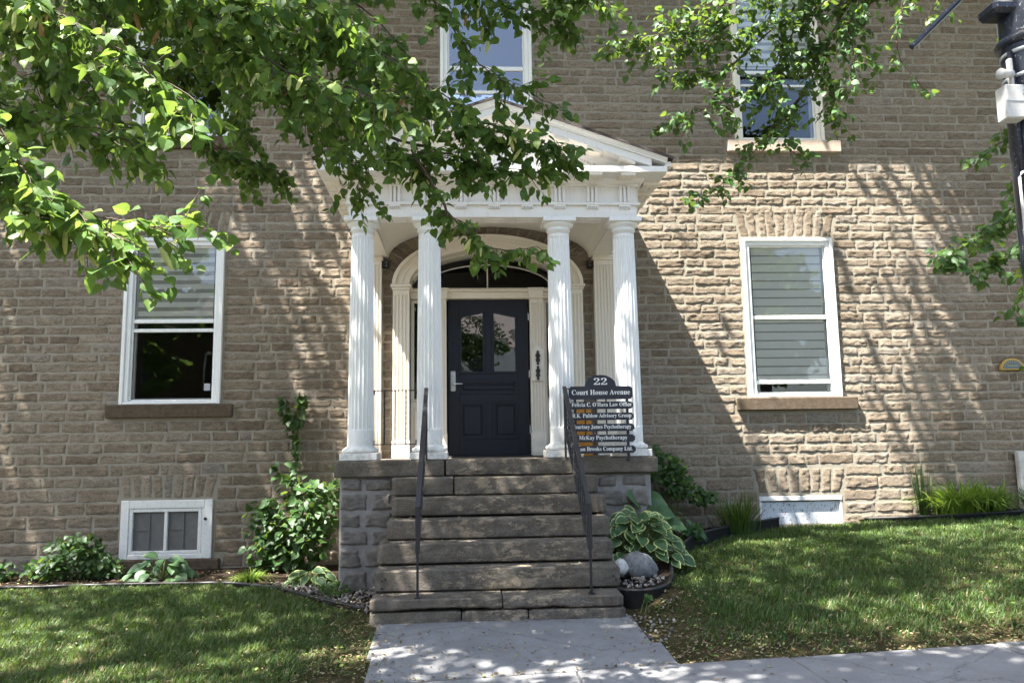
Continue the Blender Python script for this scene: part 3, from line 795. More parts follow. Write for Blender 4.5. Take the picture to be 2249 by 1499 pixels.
# triglyphs, guttae, mutules
def triglyph(tx, side=0):
    mb = MB(); w0 = 0.128
    def T(x0, x1, y0, y1, z0, z1):
        if side == 0: mb.box(tx + x0, tx + x1, FY - y1, FY - y0, z0, z1)
        else:
            X = PC + side * PX
            p, q = X + side * y0, X + side * y1
            mb.box(min(p, q), max(p, q), tx + x0, tx + x1, z0, z1)
    T(-w0 / 2, w0 / 2, -.004, 0.008, 2.774, 2.95)
    for k in (-1, 0, 1): T(k * .044 - .014, k * .044 + .014, 0.008, 0.036, 2.774, 2.94)
    T(-w0 / 2, w0 / 2, 0.008, .042, 2.94, 2.953)
    o1 = obj('triglyph', mb, 'entab_paint', ent)
    mb = MB(); T(-w0 / 2, w0 / 2, .002, .030, 2.722, 2.741)
    for k in range(6): T(-.058 + k * .0232 - .006, -.058 + k * .0232 + .006, .002, .024, 2.700, 2.722)
    obj('guttae', mb, 'entab_paint', ent)
    mb = MB(); T(-.08, .08, .10, .272, 3.002, 3.031); T(-.072, .072, .10, .262, 2.994, 3.0025)
    for k in range(6):
        for j in range(3): T(-.06 + k * .024 - .005, -.06 + k * .024 + .005, .14 + j * .045, .15 + j * .045, 2.985, 2.9945)
    obj('mutule', mb, 'cream_paint', ent)
for k in range(9): triglyph(PC + (k - 4) * 0.36)
for s in (-1, 1):
    for k in range(5): triglyph(-1.80 + 0.36 * k + 0.07, s)
for k in range(9):   # small panels in the architrave soffit
    if k in (0, 2, 6, 8): continue
    mb = MB(); x = PC + (k - 4) * 0.36
    for p in ((x - .12, x + .12, -1.80, -1.79), (x - .12, x + .12, -1.70, -1.69), (x - .12, x - .11, -1.79, -1.70), (x + .11, x + .12, -1.79, -1.70)):
        mb.box(*p, Z0 - .008, Z0 - .0005)
    obj('soffit_panel', mb, 'entab_paint', ent)
# pediment
CX = PX + 0.285; RISE = 0.63
def rake(name, prof, mat, parent, ext=0.0):
    vs = []; fs = []
    for o, h in prof:
        X = CX + ext
        vs += [(PC - X, FY - o, 3.10 + h - ext * RISE / CX), (PC, FY - o, 3.10 + RISE + h), (PC + X, FY - o, 3.10 + h - ext * RISE / CX)]
    n = len(prof)
    for i in range(n):
        j = (i + 1) % n
        for k in range(2): fs.append((i * 3 + k, i * 3 + k + 1, j * 3 + k + 1, j * 3 + k))
    fs.append(tuple(i * 3 for i in range(n))); fs.append(tuple(i * 3 + 2 for i in reversed(range(n))))
    mb = MB(); mb.add(vs, fs); return obj(name, mb, mat, parent)
mb = MB(); mb.prism_y([(PC - CX + .12, 3.0965), (PC + CX - .12, 3.0965), (PC, 3.10 + RISE - .05)], FY - .01, FY + .05)
ped = obj('pediment', mb, 'entab_paint', bld)
rake('raking_cornice', [(.06, -.06), (.280, -.06), (.280, .02), (.06, .02)], 'entab_paint', ped, -0.165)
rake('raking_fillet', [(.06, .021), (.300, .021), (.300, .036), (.325, .06), (.335, .078), (.06, .078)], 'entab_paint', ped)
rake('raking_bed', [(-.02, -.135), (.03, -.135), (.045, -.10), (.085, -.062), (-.02, -.062)], 'entab_paint', ped, -0.20)
sl = RISE / CX; ang = math.atan(sl)
for s in (-1, 1):
    for k in range(1, 5):
        X = 0.36 * k
        if X > 1.5: continue
        mb = MB(); mb.box(-.08, .08, FY - .272, FY - .09, -.03, -.001); mb.box(-.07, .07, FY - .262, FY - .1, -.04, -.0305)
        z = 3.10 + RISE - sl * X - .06
        R = Matrix.Rotation(s * ang, 3, 'Y')
        mb.v = [(PC + s * X + v[0], v[1], z + v[2] - s * v[0] * sl) for v in mb.v]
        obj('modillion', mb, 'cream_paint', ped)
    mb = MB()
    for k in range(38):
        X = 0.12 + k * .036; z = 3.10 + RISE - sl * X - .150
        if z < 3.115: break
        mb.box(PC + s * X - .010, PC + s * X + .010, FY - .035, FY - .005, z - .014, z + .012)
    obj('dentil_row', mb, 'entab_paint', ped)
mb = MB(); E2 = CX + .06; zb = 3.10 + .082
for s in (-1, 1):
    a0 = (PC + s * E2, FY - .345, zb - .03); a1 = (PC, FY - .345, zb + RISE); b0 = (PC + s * E2, 0.0, zb - .03); b1 = (PC, 0, zb + RISE)
    up = lambda p: (p[0], p[1], p[2] + .03)
    q = [a0, a1, b1, b0]; vs = q + [up(p) for p in q]
    mb.add(vs, [(0, 3, 2, 1), (4, 5, 6, 7), (0, 1, 5, 4), (1, 2, 6, 5), (2, 3, 7, 6), (3, 0, 4, 7)])
obj('porch_roof', mb, 'roof', bld)
for s in (-1, 1):   # cyma along the two eaves
    mb = MB(); mb.box(min(PC + s * (CX - .02), PC + s * (CX + .045)), max(PC + s * (CX - .02), PC + s * (CX + .045)), FY - .28, 0, 3.0965, 3.148)
    obj('eave_moulding', mb, 'entab_paint', ped)
# barrel ceiling
mb = MB(); NA = 20; VA = 1.32
for k in range(NA + 1):
    t = math.pi * k / NA
    x, z = PC + VA * math.cos(t), 2.60 + 0.42 * math.sin(t)
    mb.v += [(x, -1.64, z), (x, -0.02, z), (x, -1.64, z + .05), (x, -0.02, z + .05)]
for k in range(NA):
    a = k * 4; mb.f += [(a, a + 1, a + 5, a + 4), (a + 2, a + 6, a + 7, a + 3)]
obj('barrel_ceiling', mb, 'entab_paint', bld, True)
mb = MB()   # lunette closing the vault to the front beam
vs = [(PC + VA * math.cos(math.pi * k / NA), -1.645, 2.60 + 0.42 * math.sin(math.pi * k / NA)) for k in range(NA + 1)]
mb.add(vs + [(PC + 1.5, -1.645, 2.6), (PC + 1.5, -1.645, 3.03), (PC - 1.5, -1.645, 3.03), (PC - 1.5, -1.645, 2.6)], [tuple([0] + [NA + 1, NA + 2, NA + 3, NA + 4] + list(range(NA, 0, -1)))])
# side beams below the vault
for s in (-1, 1): mb.box(PC + s * 1.55 - .0 if s < 0 else PC + 1.33, PC - 1.33 if s < 0 else PC + 1.55, -1.64, -0.005, 2.605, 2.70)
obj('side_beam', mb, 'entab_paint', bld)

# columns
COLX = [PC - 1.44, PC - 0.712, PC + 0.712, PC + 1.44]; CY = -1.745
def fluted(cx, cy, z0, z1, r0, r1, n=20, front=None):
    mb = MB(); zsg = [z0, z0 + .16, z0 + .185]
    K = n * 6
    hs = [z0, z0 + .165, z0 + .19] + [z0 + .19 + (z1 - z0 - .25) * q / 8 for q in range(1, 9)] + [z1 - .035, z1]
    for i, z in enumerate(hs):
        t = (z - z0) / (z1 - z0)
        r = r0 + (r1 - r0) * (t ** 1.6)
        fl = 1 if 2 <= i <= len(hs) - 3 else 0
        for k in range(K):
            a = 2 * math.pi * k / K; ph = (k % 6) / 6.0
            dep = 0.0 if ph < 0.12 else math.sin((ph - 0.0) * math.pi)
            rr = r - fl * 0.0135 * dep
            mb.v.append((cx + rr * math.cos(a), cy + rr * math.sin(a), z))
    for j in range(len(hs) - 1):
        for k in range(K):
            q, r_ = j * K + k, j * K + (k + 1) % K
            mb.f.append((q, r_, r_ + K, q + K))
    return mb
for i, x in enumerate(COLX):
    c = obj('column', fluted(x, CY, 0.145, 2.44, 0.138, 0.118), 'white_paint', bld, False)
    mb = MB(); mb.bbox(x - .193, x + .193, CY - .193, CY + .193, 0.004, 0.078, .005); obj('plinth', mb, 'white_paint', c)
    mb = MB(); mb.lathe([(.15, .079), (.178, .083), (.19, .10), (.186, .118), (.168, .13), (.155, .133), (.153, .142), (.14, .149)], x, CY, 40); obj('base', mb, 'white_paint', c, True)
    mb = MB(); mb.lathe([(.119, 2.435), (.119, 2.47), (.132, 2.475), (.132, 2.487), (.122, 2.49), (.122, 2.51), (.14, 2.516), (.158, 2.533), (.166, 2.548), (.166, 2.556), (.12, 2.557)], x, CY, 40); obj('capital', mb, 'white_paint', c, True)
    mb = MB(); mb.bbox(x - .178, x + .178, CY - .178, CY + .178, 2.558, 2.608, .004); obj('abacus', mb, 'white_paint', c)
# wall pilasters
def pilaster(x0, x1, y0, z0, z1, n, mat, base=0.12, dep=0.012, name='pilaster', y1=0.03):
    mb = MB(); mb.box(x0, x1, y0 + dep, y1, z0, z1)
    mb.box(x0 - .006, x1 + .006, y0 - .006, y1 - .002, z0, z0 + base)
    wv = (x1 - x0) / (n * 2 + 1)
    for k in range(n + 1):
        mb.box(x0 + 2 * k * wv + (.001 if k == 0 else 0), x0 + (2 * k + 1) * wv - (.001 if k == n else 0), y0, y0 + dep, z0 + base, z1 - .06)
    mb.box(x0 + .001, x1 - .001, y0, y0 + dep, z1 - .06, z1 - .001)
    return obj(name, mb, mat, bld)
for s in (-1, 1):
    x0, x1 = (-1.655, -1.385) if s < 0 else (1.395, 1.665)
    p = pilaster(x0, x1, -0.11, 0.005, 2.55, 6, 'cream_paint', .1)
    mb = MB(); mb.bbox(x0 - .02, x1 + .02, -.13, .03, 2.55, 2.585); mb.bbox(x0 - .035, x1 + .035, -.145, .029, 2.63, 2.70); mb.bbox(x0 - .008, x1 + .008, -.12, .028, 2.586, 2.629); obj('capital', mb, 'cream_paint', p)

# ---- entrance
for s in (-1, 1):
    x0, x1 = (-1.24, -1.03) if s < 0 else (1.03, 1.24)
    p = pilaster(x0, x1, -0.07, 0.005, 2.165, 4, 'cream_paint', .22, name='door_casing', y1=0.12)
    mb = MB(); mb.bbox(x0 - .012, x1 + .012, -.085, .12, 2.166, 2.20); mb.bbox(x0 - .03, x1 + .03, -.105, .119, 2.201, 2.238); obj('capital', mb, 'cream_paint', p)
def arch(a0, b0, a1, b1, y0, y1, n=40):
    mb = MB()
    for k in range(n + 1):
        t = math.pi * k / n; c, s_ = math.cos(t), math.sin(t)
        mb.v += [(a0 * c, y0, ARC_Z + b0 * s_), (a1 * c, y0, ARC_Z + b1 * s_), (a1 * c, y1, ARC_Z + b1 * s_), (a0 * c, y1, ARC_Z + b0 * s_)]
    for k in range(n):
        a = k * 4
        for q in range(4): mb.f.append((a + q, a + (q + 1) % 4, a + 4 + (q + 1) % 4, a + 4 + q))
    return mb
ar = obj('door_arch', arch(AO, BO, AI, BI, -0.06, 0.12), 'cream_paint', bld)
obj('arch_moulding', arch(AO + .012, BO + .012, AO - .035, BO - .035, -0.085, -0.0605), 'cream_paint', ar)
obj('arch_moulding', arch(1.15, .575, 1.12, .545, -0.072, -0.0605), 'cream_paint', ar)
obj('arch_reveal', arch(AI + .04, BI + .04, AI - .001, BI - .001, 0.1205, 0.46), 'entab_paint', ar)
for k in range(5):   # raised panel frames on the curved soffit
    t0 = math.pi * (0.06 + k * 0.18); t1 = t0 + math.pi * 0.15
    mb = MB(); nn = 8
    for q in range(nn + 1):
        t = t0 + (t1 - t0) * q / nn; c, s_ = math.cos(t), math.sin(t)
        for f, y in ((1, .16), (.985, .16), (.985, .40), (1, .40)): mb.v.append((AI * .998 * f * c, y, ARC_Z + BI * .998 * f * s_))
    for q in range(nn):
        a = q * 4
        for e_ in range(4): mb.f.append((a + e_, a + (e_ + 1) % 4, a + 4 + (e_ + 1) % 4, a + 4 + e_))
    obj('soffit_panel', mb, 'cream_paint', ar)
# transom and fanlight
mb = MB(); mb.bbox(-1.03, 1.03, 0.14, 0.34, 2.09, 2.175); mb.bbox(-1.03, 1.03, 0.10, 0.339, 2.176, 2.205); mb.bbox(-1.029, 1.029, .12, .338, 2.206, 2.225)
for s in (-1, 1): mb.bbox(s * .635 - .1, s * .635 + .1, 0.085, .2, 2.08, 2.20); mb.bbox(s * .635 - .115, s * .635 + .115, 0.07, .2, 2.2005, 2.222)
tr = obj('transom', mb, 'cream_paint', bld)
mb = MB(); n = 30
vs = [(AI * math.cos(math.pi * k / n), 0.38, ARC_Z + BI * math.sin(math.pi * k / n)) for k in range(n + 1)]
mb.add(vs + [(-AI, .38, 2.2), (AI, .38, 2.2)], [tuple(range(n + 1)) + (n + 1, n + 2)])
fanl = obj('fanlight', mb, 'window_glass', bld)
mb = MB(); mb.bbox(-.010, .010, .35, .379, 2.226, 2.69); obj('muntin', mb, 'cream_paint', fanl)
obj('inner_arch', arch(.90, .36, .885, .345, .36, .378), 'worn_paint', fanl)
# door jambs, pilasters, sidelights
for s in (-1, 1):
    x0, x1 = (-.735, -.555) if s < 0 else (.555, .735)
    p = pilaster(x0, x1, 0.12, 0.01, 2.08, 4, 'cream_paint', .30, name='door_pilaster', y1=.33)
    if s > 0:
        mb = MB(); pts = [(x0 + .01, .98), (x1 - .01, .98), (x1 - .01, 1.40)] + [((x0 + x1) / 2 + .05 * math.cos(t), 1.40 + .05 * math.sin(t)) for t in np.linspace(0, math.pi, 9)] + [(x0 + .01, 1.40)]
        mb.prism_y(pts, .09, .112); pl = obj('mounting_plate', mb, 'cream_paint', p)
        for zc in (1.28, 1.08):
            mb = MB(); mb.lathe([(.004, -.095), (.014, -.09), (.02, -.075), (.012, -.06), (.026, -.045), (.03, -.02), (.02, -.003), (.028, .015), (.034, .035), (.02, .055), (.012, .065), (.02, .075), (.012, .09), (.003, .1)], 0, 0, 12)
            mb.v = [((x0 + x1) / 2 + q[0], .078 + q[1] * .55, zc + q[2]) for q in mb.v]
            obj('knocker', mb, 'iron', pl, True)
    a, b = (-1.03, -.735) if s < 0 else (.735, 1.03)
    mb = MB(); frame_boxes(mb, a, b, 0.72, 2.09, .045, .22, .30)
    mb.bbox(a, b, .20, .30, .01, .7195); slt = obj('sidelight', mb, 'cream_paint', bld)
    pane(slt, a + .045, b - .045, .765, 2.045, .26)
    mb = MB()
    for zz_ in (1.08, 1.40, 1.72): mb.bbox(a + .045, b - .045, .262 - .012, .2585, zz_ - .006, zz_ + .006, .002)
    obj('muntin', mb, 'iron', slt)
    mb = MB(); mb.bbox(a + .05, b - .05, .185, .1995, .12, .62); obj('panel', mb, 'cream_paint', slt)
mb = MB(); mb.bbox(-.56, .56, .1, .45, -.02, .018); obj('threshold', mb, 'iron', bld)
mb = MB(); mb.box(-1.03, 1.03, 0.0, 3.2, -.1, -.06); mb.box(-1.03, 1.03, 3.2, 3.25, -.1, 2.7); obj('hall', mb, 'room', bld)
# the door
DY = 0.225
mb = MB()
for q in ((-.533, -.39, .02, 2.085), (.39, .533, .02, 2.085)): mb.bbox(q[0], q[1], DY, DY + .05, q[2], q[3], .003)
for q in ((.02, .23), (.725, .82), (1.0, 1.09)): mb.bbox(-.39, .39, DY + .0005, DY + .0495, *q, .003)
for q in ((.23, .725), (1.09, 1.94)): mb.bbox(-.045, .045, DY + .001, DY + .049, q[0], q[1], .003)
mb.prism_y([(-.39, 2.0845), (.39, 2.0845), (.39, 1.875), (.045, 1.94), (-.045, 1.94), (-.39, 1.875)][::-1], DY + .0012, DY + .0488)
door = obj('door', mb, 'door', bld)
for s in (-1, 1):
    P4 = [(s * .39, 1.09), (s * .045, 1.09), (s * .045, 1.94), (s * .39, 1.875)]
    if s > 0: P4 = P4[::-1]
    cx = sum(p[0] for p in P4) / 4; cz = sum(p[1] for p in P4) / 4
    ins = lambda d: [(x + (d if x < cx else -d), z + (d if z < cz else -d)) for x, z in P4]
    mb = MB(); I = ins(.030)
    for k in range(4):
        a, b = P4[k], P4[(k + 1) % 4]; c_, d_ = I[(k + 1) % 4], I[k]
        mb.prism_y([a, b, c_, d_], DY - .012, DY + .03)
    obj('pane_moulding', mb, 'door', door)
    mb = MB(); mb.prism_y(I, DY + .018, DY + .023); obj('pane', mb, 'old_glass', door)
def panel(x0, x1, z0, z1):
    mb = MB(); b = .03
    P4 = [(x0, z0), (x1, z0), (x1, z1), (x0, z1)]; I = [(x0 + b, z0 + b), (x1 - b, z0 + b), (x1 - b, z1 - b), (x0 + b, z1 - b)]
    for k in range(4): mb.prism_y([P4[k], P4[(k + 1) % 4], I[(k + 1) % 4], I[k]], DY - .010, DY + .03)
    mb.box(x0 + b, x1 - b, DY + .016, DY + .04, z0 + b, z1 - b)
    q = b + .028
    mb.bbox(x0 + q, x1 - q, DY + .002, DY + .016, z0 + q, z1 - q, .009)
    obj('panel', mb, 'door', door)
panel(-.39, .39, .82, 1.0); panel(-.39, -.045, .23, .725); panel(.045, .39, .23, .725)
mb = MB(); mb.bbox(-.505, -.435, DY - .018, DY, .86, 1.13, .012); hd = obj('handle', mb, 'steel', door)
mb = MB(); mb.tube([(-.47, DY - .018, .955), (-.47, DY - .065, .955)], .016, 12); mb.tube([(-.475, DY - .06, .955), (-.42, DY - .066, .957), (-.345, DY - .06, .955)], [.012, .011, .008], 10); obj('lever', mb, 'steel', hd, True)
mb = MB(); mb.tube([(-.47, DY - .018, 1.03), (-.47, DY - .028, 1.03)], .022, 16); obj('lock', mb, 'steel', hd)
for zc in (.35, 1.08, 1.85):
    mb = MB(); mb.tube([(.541, DY - .004, zc - .05), (.541, DY - .004, zc + .05)], .009, 8); obj('hinge', mb, 'steel', door)
mb = MB(); mb.lathe([(.005, 0), (.09, .01), (.075, .07), (.01, .08)], -.33, 2.2, 16); mb.v = [(x, y, z + 1.5) for x, y, z in mb.v]
# small black boxes on the wall
for x in (-1.345, 1.365):
    mb = MB(); mb.bbox(x - .055, x + .055, -.085, 0.0, 2.46, 2.55, .008); bx_ = obj('wall_box', mb, 'iron', bld)
    mb = MB()
    for dz in (-.02, .02): mb.tube([(x + (.02 if x < 0 else -.02), -.086, 2.505 + dz), (x + (.02 if x < 0 else -.02), -.09, 2.505 + dz)], .007, 8)
    obj('screw', mb, 'band', bx_)

# ------------------------------------------------------------------ stone steps
steps = root('stone_steps', (0, -2.8, -1.3), 'worn grey stone steps climbing to the pillared entrance', 'steps')
def rough_block(x0, x1, y0, y1, z0, z1, name, mat='step_stone', parent=steps, seed=0, amp=0.006, chip=None):
    """block with uneven front, top edge worn round; front and top gridded"""
    s = seed * 13.7 + x0 * 3
    nx = max(6, int((x1 - x0) / 0.04)); xs = np.linspace(x0, x1, nx + 1)
    # cross section from back top over the nose down the front to the back bottom
    sec = [(y1, z1), ((y0 + y1) / 2, z1), (y0 + .016, z1), (y0 + .005, z1 - .003), (y0, z1 - .010), (y0, z1 - (z1 - z0) * .4), (y0, z0 + (z1 - z0) * .3), (y0 + .004, z0 + .012), (y0 + .02, z0), (y1, z0)]
    V = []
    for x in xs:
        ex = min(x - x0, x1 - x)
        rd = 0.02 * max(0, 1 - ex / .03) ** 2
        for j, (y, z) in enumerate(sec):
            fx = x
            d = 0
            if 2 <= j <= 8: d = amp * 2.2 * float(fbm(np.array(x * 6 + s), np.array(z * 14 + s), 4)) + rd
            dz = 0
            if j in (2, 3, 4): dz = -abs(0.02 * max(0, float(fbm(np.array(x * 5 + s + 9), np.array(1.5), 4)) + .05)) - rd * .5
            if j in (7, 8) and chip: dz += chip * max(0, float(fbm(np.array(x * 4 + s + 40), np.array(3.5), 5)) * 2 + .1)
            V.append((fx, y + d, z + dz))
    n = len(sec); F = []
    for i in range(nx):
        for j in range(n - 1):
            a = i * n + j; F.append((a, a + n, a + n + 1, a + 1)[::-1])
    F.append(tuple(range(n))); F.append(tuple(nx * n + j for j in reversed(range(n))))
    F += [(i * n, i * n + n - 1, (i + 1) * n + n - 1, (i + 1) * n) for i in range(nx)]
    mb = MB(); mb.add(V, F)
    return obj(name, mb, mat, parent)
PF = -1.97
# porch floor slabs
rough_block(-1.66, -0.535, PF, -0.0, -0.168, 0.0, 'floor_slab', seed=1)
rough_block(-0.515, 1.70, PF - .012, -0.0, -0.165, 0.0, 'floor_slab', seed=2)
# pier below the slab: mortar core and stones
mb = MB(); mb.bbox(-1.61, 1.635, -1.905, -0.01, -1.7, -0.17, .02); pier = obj('pier', mb, 'pier_mortar', steps)
prng = np.random.default_rng(9)
def pier_stone(x0, x1, z0, z1):
    V, F, a = stone_geo([(x0, z0 + prng.uniform(0, .015)), (x1, z0), (x1 - prng.uniform(0, .02), z1), (x0 + prng.uniform(0, .02), z1 - prng.uniform(0, .015))], prng, .012, .028, .016)
    V[:, 1] -= 1.905
    np_mesh('stone', V, F.ravel(), np.full(len(F), 4), 'pier_stone', pier, np.full(len(V), .5))
zc = -0.19; odd = 0
for hh in (.15, .20, .17, .18, .22, .24):
    z1 = zc; z0 = zc - hh + .035
    xa = -1.60
    for L in ((.32, .24) if odd else (.25, .32)):
        pier_stone(xa + .005, xa + L - .04, z0, z1); xa += L
    xa = 1.06
    for L in ((.30, .26) if odd else (.24, .32)):
        pier_stone(xa + .02, min(xa + L - .03, 1.625), z0, z1); xa += L
    zc -= hh; odd ^= 1
# the flight
FL = [(-2.21, -0.172, -0.352, -1.05, 1.02), (-2.47, -0.357, -0.532, -1.02, 1.06), (-2.74, -0.545, -0.722, -1.045, 1.04), (-3.01, -0.728, -0.912, -1.10, 1.01), (-3.28, -0.917, -1.098, -1.09, 1.02)]
for i, (y, z1, z0, xl, xr) in enumerate(FL):
    if i == 0:
        rough_block(xl, -0.44, y, -1.93, z0 + .004, z1, 'step', seed=3.3); rough_block(-0.425, xr, y - .006, -1.93, z0 + .003, z1 - .004, 'step', seed=4.1)
    elif i == 3:
        rough_block(xl, xr, y, y + .6, z0 + .012, z1, 'step', seed=3 + i * 1.7)
    else:
        rough_block(xl, xr, y, y + .6, z0 + .005, z1, 'step', seed=3 + i * 1.7)
rough_block(-1.10, -0.02, -3.58, -3.0, -1.195, -1.103, 'step', seed=21, chip=.035)
rough_block(-0.01, 0.985, -3.585, -3.0, -1.20, -1.108, 'step', seed=22, chip=.035)
for a, b, s in ((-1.10, -0.36, 31), (-0.35, 0.19, 32), (0.20, 1.0, 33)):
    rough_block(a, b, -3.575, -3.0, -1.36, -1.207, 'footing', seed=s, amp=.014)
for x, z in ((-1.03, -1.0), (-1.0, -0.985), (-1.03, -1.06), (.955, -1.0), (.98, -1.03)):
    mb = MB(); mb.tube([(x, -3.285, z), (x, -3.279 + .0, z)], .010, 8); o = obj('drill_hole', mb, 'iron', steps)

# ------------------------------------------------------------------ ironwork
def handrail(x, label):
    t = root('handrail', (x, -3.5, -1.1), label, 'handrail', 'iron handrails of the steps')
    T0 = Vector((x, -1.98, 0.735)); T1 = Vector((x, -3.50, -0.375)); dn = Vector((0, 0, -0.42))
    mb = MB(); mb.bar(T0, T1, .042, .02); mb.tube([T0 + Vector((0, .0, -.005)), T0 + Vector((0, .03, -.02)), T0 + Vector((0, .035, -.06))], .014, 8); obj('top_rail', mb, 'iron', t)
    mb = MB(); mb.bar(T0 + dn, T1 + dn + Vector((0, 0, .05)), .03, .014); obj('bottom_rail', mb, 'iron', t)
    mb = MB(); mb.bar(T1 + Vector((0, .0, .01)), (x, -3.50, -0.74), .036, .036); obj('post', mb, 'iron', t)
    mb = MB(); mb.bar((x, -3.50, -0.735), (x, -3.50, -1.105), .02, .02); mb.bar((x, -3.46, -1.10), (x, -3.54, -1.10), .05, .012); obj('foot', mb, 'iron', t)
    mb = MB(); mb.bar(T0, (x, -1.98, 0.003), .022, .022); obj('post', mb, 'iron', t)
    n = 12
    for k in range(1, n):
        p = T0.lerp(T1, k / n)
        mb = MB()
        if k % 2:
            K = 14
            for i in range(K + 1):
                z = p.z - .42 * i / K; a = i * 0.9
                for c in range(4):
                    mb.v.append((p.x + .0095 * math.cos(a + c * math.pi / 2), p.y + .0095 * math.sin(a + c * math.pi / 2), z))
            for i in range(K):
                for c in range(4): mb.f.append((i * 4 + c, i * 4 + (c + 1) % 4, i * 4 + 4 + (c + 1) % 4, i * 4 + 4 + c))
        else: mb.bar(p, p + dn, .012, .012)
        obj('baluster', mb, 'iron', t)
handrail(-0.715, 'black iron handrail on the left side of the steps')
handrail(0.73, 'black iron handrail on the right, beside the sign')
def guard(x0, x1, label):
    t = root('porch_railing', ((x0 + x1) / 2, CY, 0), label, 'railing', 'short iron railings between the columns')
    for z, nm in ((.735, 'top_rail'), (.165, 'bottom_rail')):
        mb = MB(); mb.bar((x0, CY, z), (x1, CY, z), .024, .010)
        s = -1 if z > .5 else 1
        for x in (x0 + .006, x1 - .006): mb.bar((x, CY, z), (x, CY, z + s * .045), .012, .012)
        obj(nm, mb, 'iron', t)
    n = 4
    for k in range(1, n):
        x = x0 + (x1 - x0) * (k / n)
        mb = MB()
        if k % 2:
            K = 18
            for i in range(K + 1):
                z = .165 + .57 * i / K; a = i * .9
                for c in range(4): mb.v.append((x + .009 * math.cos(a + c * math.pi / 2), CY + .009 * math.sin(a + c * math.pi / 2), z))
            for i in range(K):
                for c in range(4): mb.f.append((i * 4 + c, i * 4 + (c + 1) % 4, i * 4 + 4 + (c + 1) % 4, i * 4 + 4 + c))
        else: mb.bar((x, CY, .165), (x, CY, .735), .012, .012)
        obj('baluster', mb, 'iron', t)
guard(-1.285, -0.83, 'short black iron railing between the two left columns')
guard(0.865, 1.325, 'short black iron railing behind the black name sign')

# ------------------------------------------------------------------ name sign
sg = root('name_sign', (1.11, -1.99, 0.0), 'black address sign with white lettering on stacked boards, right of the steps', 'sign')
SY = -2.03
def serif(txt):
    out = ''
    for ch in txt:
        if 'A' <= ch <= 'Z': out += chr(0x1D400 + ord(ch) - 65)
        elif 'a' <= ch <= 'z': out += chr(0x1D41A + ord(ch) - 97)
        elif '0' <= ch <= '9': out += chr(0x1D7CE + ord(ch) - 48)
        else: out += ch
    return out
def lettering(txt, x0, x1, zb, size, parent):
    cu_ = bpy.data.curves.new('lettering', 'FONT'); cu_.body = serif(txt); cu_.size = size; cu_.extrude = 0.002; cu_.resolution_u = 3
    ob = bpy.data.objects.new('lettering', cu_); COL.objects.link(ob)
    dg = bpy.context.evaluated_depsgraph_get()
    me = bpy.data.meshes.new_from_object(ob.evaluated_get(dg))
    bpy.data.objects.remove(ob)
    n = len(me.vertices); co = np.zeros(n * 3); me.vertices.foreach_get('co', co); co = co.reshape(-1, 3)
    mn, mx = co[:, 0].min(), co[:, 0].max()
    out = np.stack([x0 + (co[:, 0] - mn) / (mx - mn) * (x1 - x0), SY - .0135 - co[:, 2], zb + co[:, 1]], -1)
    me.vertices.foreach_set('co', out.ravel().astype(np.float32)); me.update(); me.materials.clear(); me.materials.append(MAT['letter'])
    return link(bpy.data.objects.new('lettering', me), parent)
def notched(x0, x1, z0, z1, k=.018):
    return [(x0 + k, z0), (x1 - k, z0), (x1 - k, z0 + k * .6), (x1, z0 + k), (x1, z1 - k), (x1 - k, z1 - k * .6), (x1 - k, z1), (x0 + k, z1), (x0 + k, z1 - k * .6), (x0, z1 - k), (x0, z0 + k), (x0 + k, z0 + k * .6)]
mb = MB(); zt = 0.735
arc = [(1.105 + .165 * math.cos(t), zt + .002 + .118 * math.sin(t)) for t in np.linspace(0, math.pi, 19)]
poly = [(.80, .60), (1.425, .60), (1.425, .612), (1.442, .62), (1.442, zt - .02), (1.425, zt - .012), (1.425, zt)] + arc + [(.787, zt), (.787, zt - .012), (.770, zt - .02), (.770, .62), (.787, .612), (.787, .60)]
mb.prism_y(poly, SY - .011, SY + .011); hb = obj('header_board', mb, 'sign', sg)
lettering('22', 1.035, 1.175, .752, .098, hb)
lettering('Court House Avenue', .80, 1.415, .648, .074, hb)
BR = [(.498, .575, 'Felicia C. O\u2019Hara Law Office', .795, 1.425), (.383, .460, 'R.K. Publow Advisory Group', .80, 1.42), (.268, .345, 'Courtney James Psychotherapy', .80, 1.415), (.155, .232, 'McKay Psychotherapy', .865, 1.37), (.040, .117, 'an Brooks Company Ltd.', .875, 1.42)]
for i, (z0, z1, tx, a, b) in enumerate(BR):
    mb = MB(); mb.prism_y(notched(.772 + .002 * i, 1.444 + .003 * i, z0, z1), SY - .011, SY + .011); bo = obj('name_board', mb, 'sign', sg)
    lettering(tx, a, b, z0 + .027, .060, bo)
for x in (.835, 1.385):
    mb = MB(); mb.bar((x, SY + .022, -.045), (x, SY + .022, .70), .026, .018); obj('post', mb, 'iron', sg)
mb = MB(); mb.bar((.74, SY + .018, .715), (.80, SY + .018, .715), .012, .012); obj('bracket', mb, 'iron', sg)
# orange board leaning behind the sign
mb = MB(); mb.bbox(-.14, .14, -.012, .012, 0, .60, .006)
q = Matrix.Rotation(-0.10, 4, 'X'); mb.v = [tuple(Matrix.Translation((1.02, -1.06, .006)) @ q @ Vector(v)) for v in mb.v]
tag(obj('leaning_board', mb, 'orange'), 'orange wooden board glimpsed between the slats of the black sign', 'board')

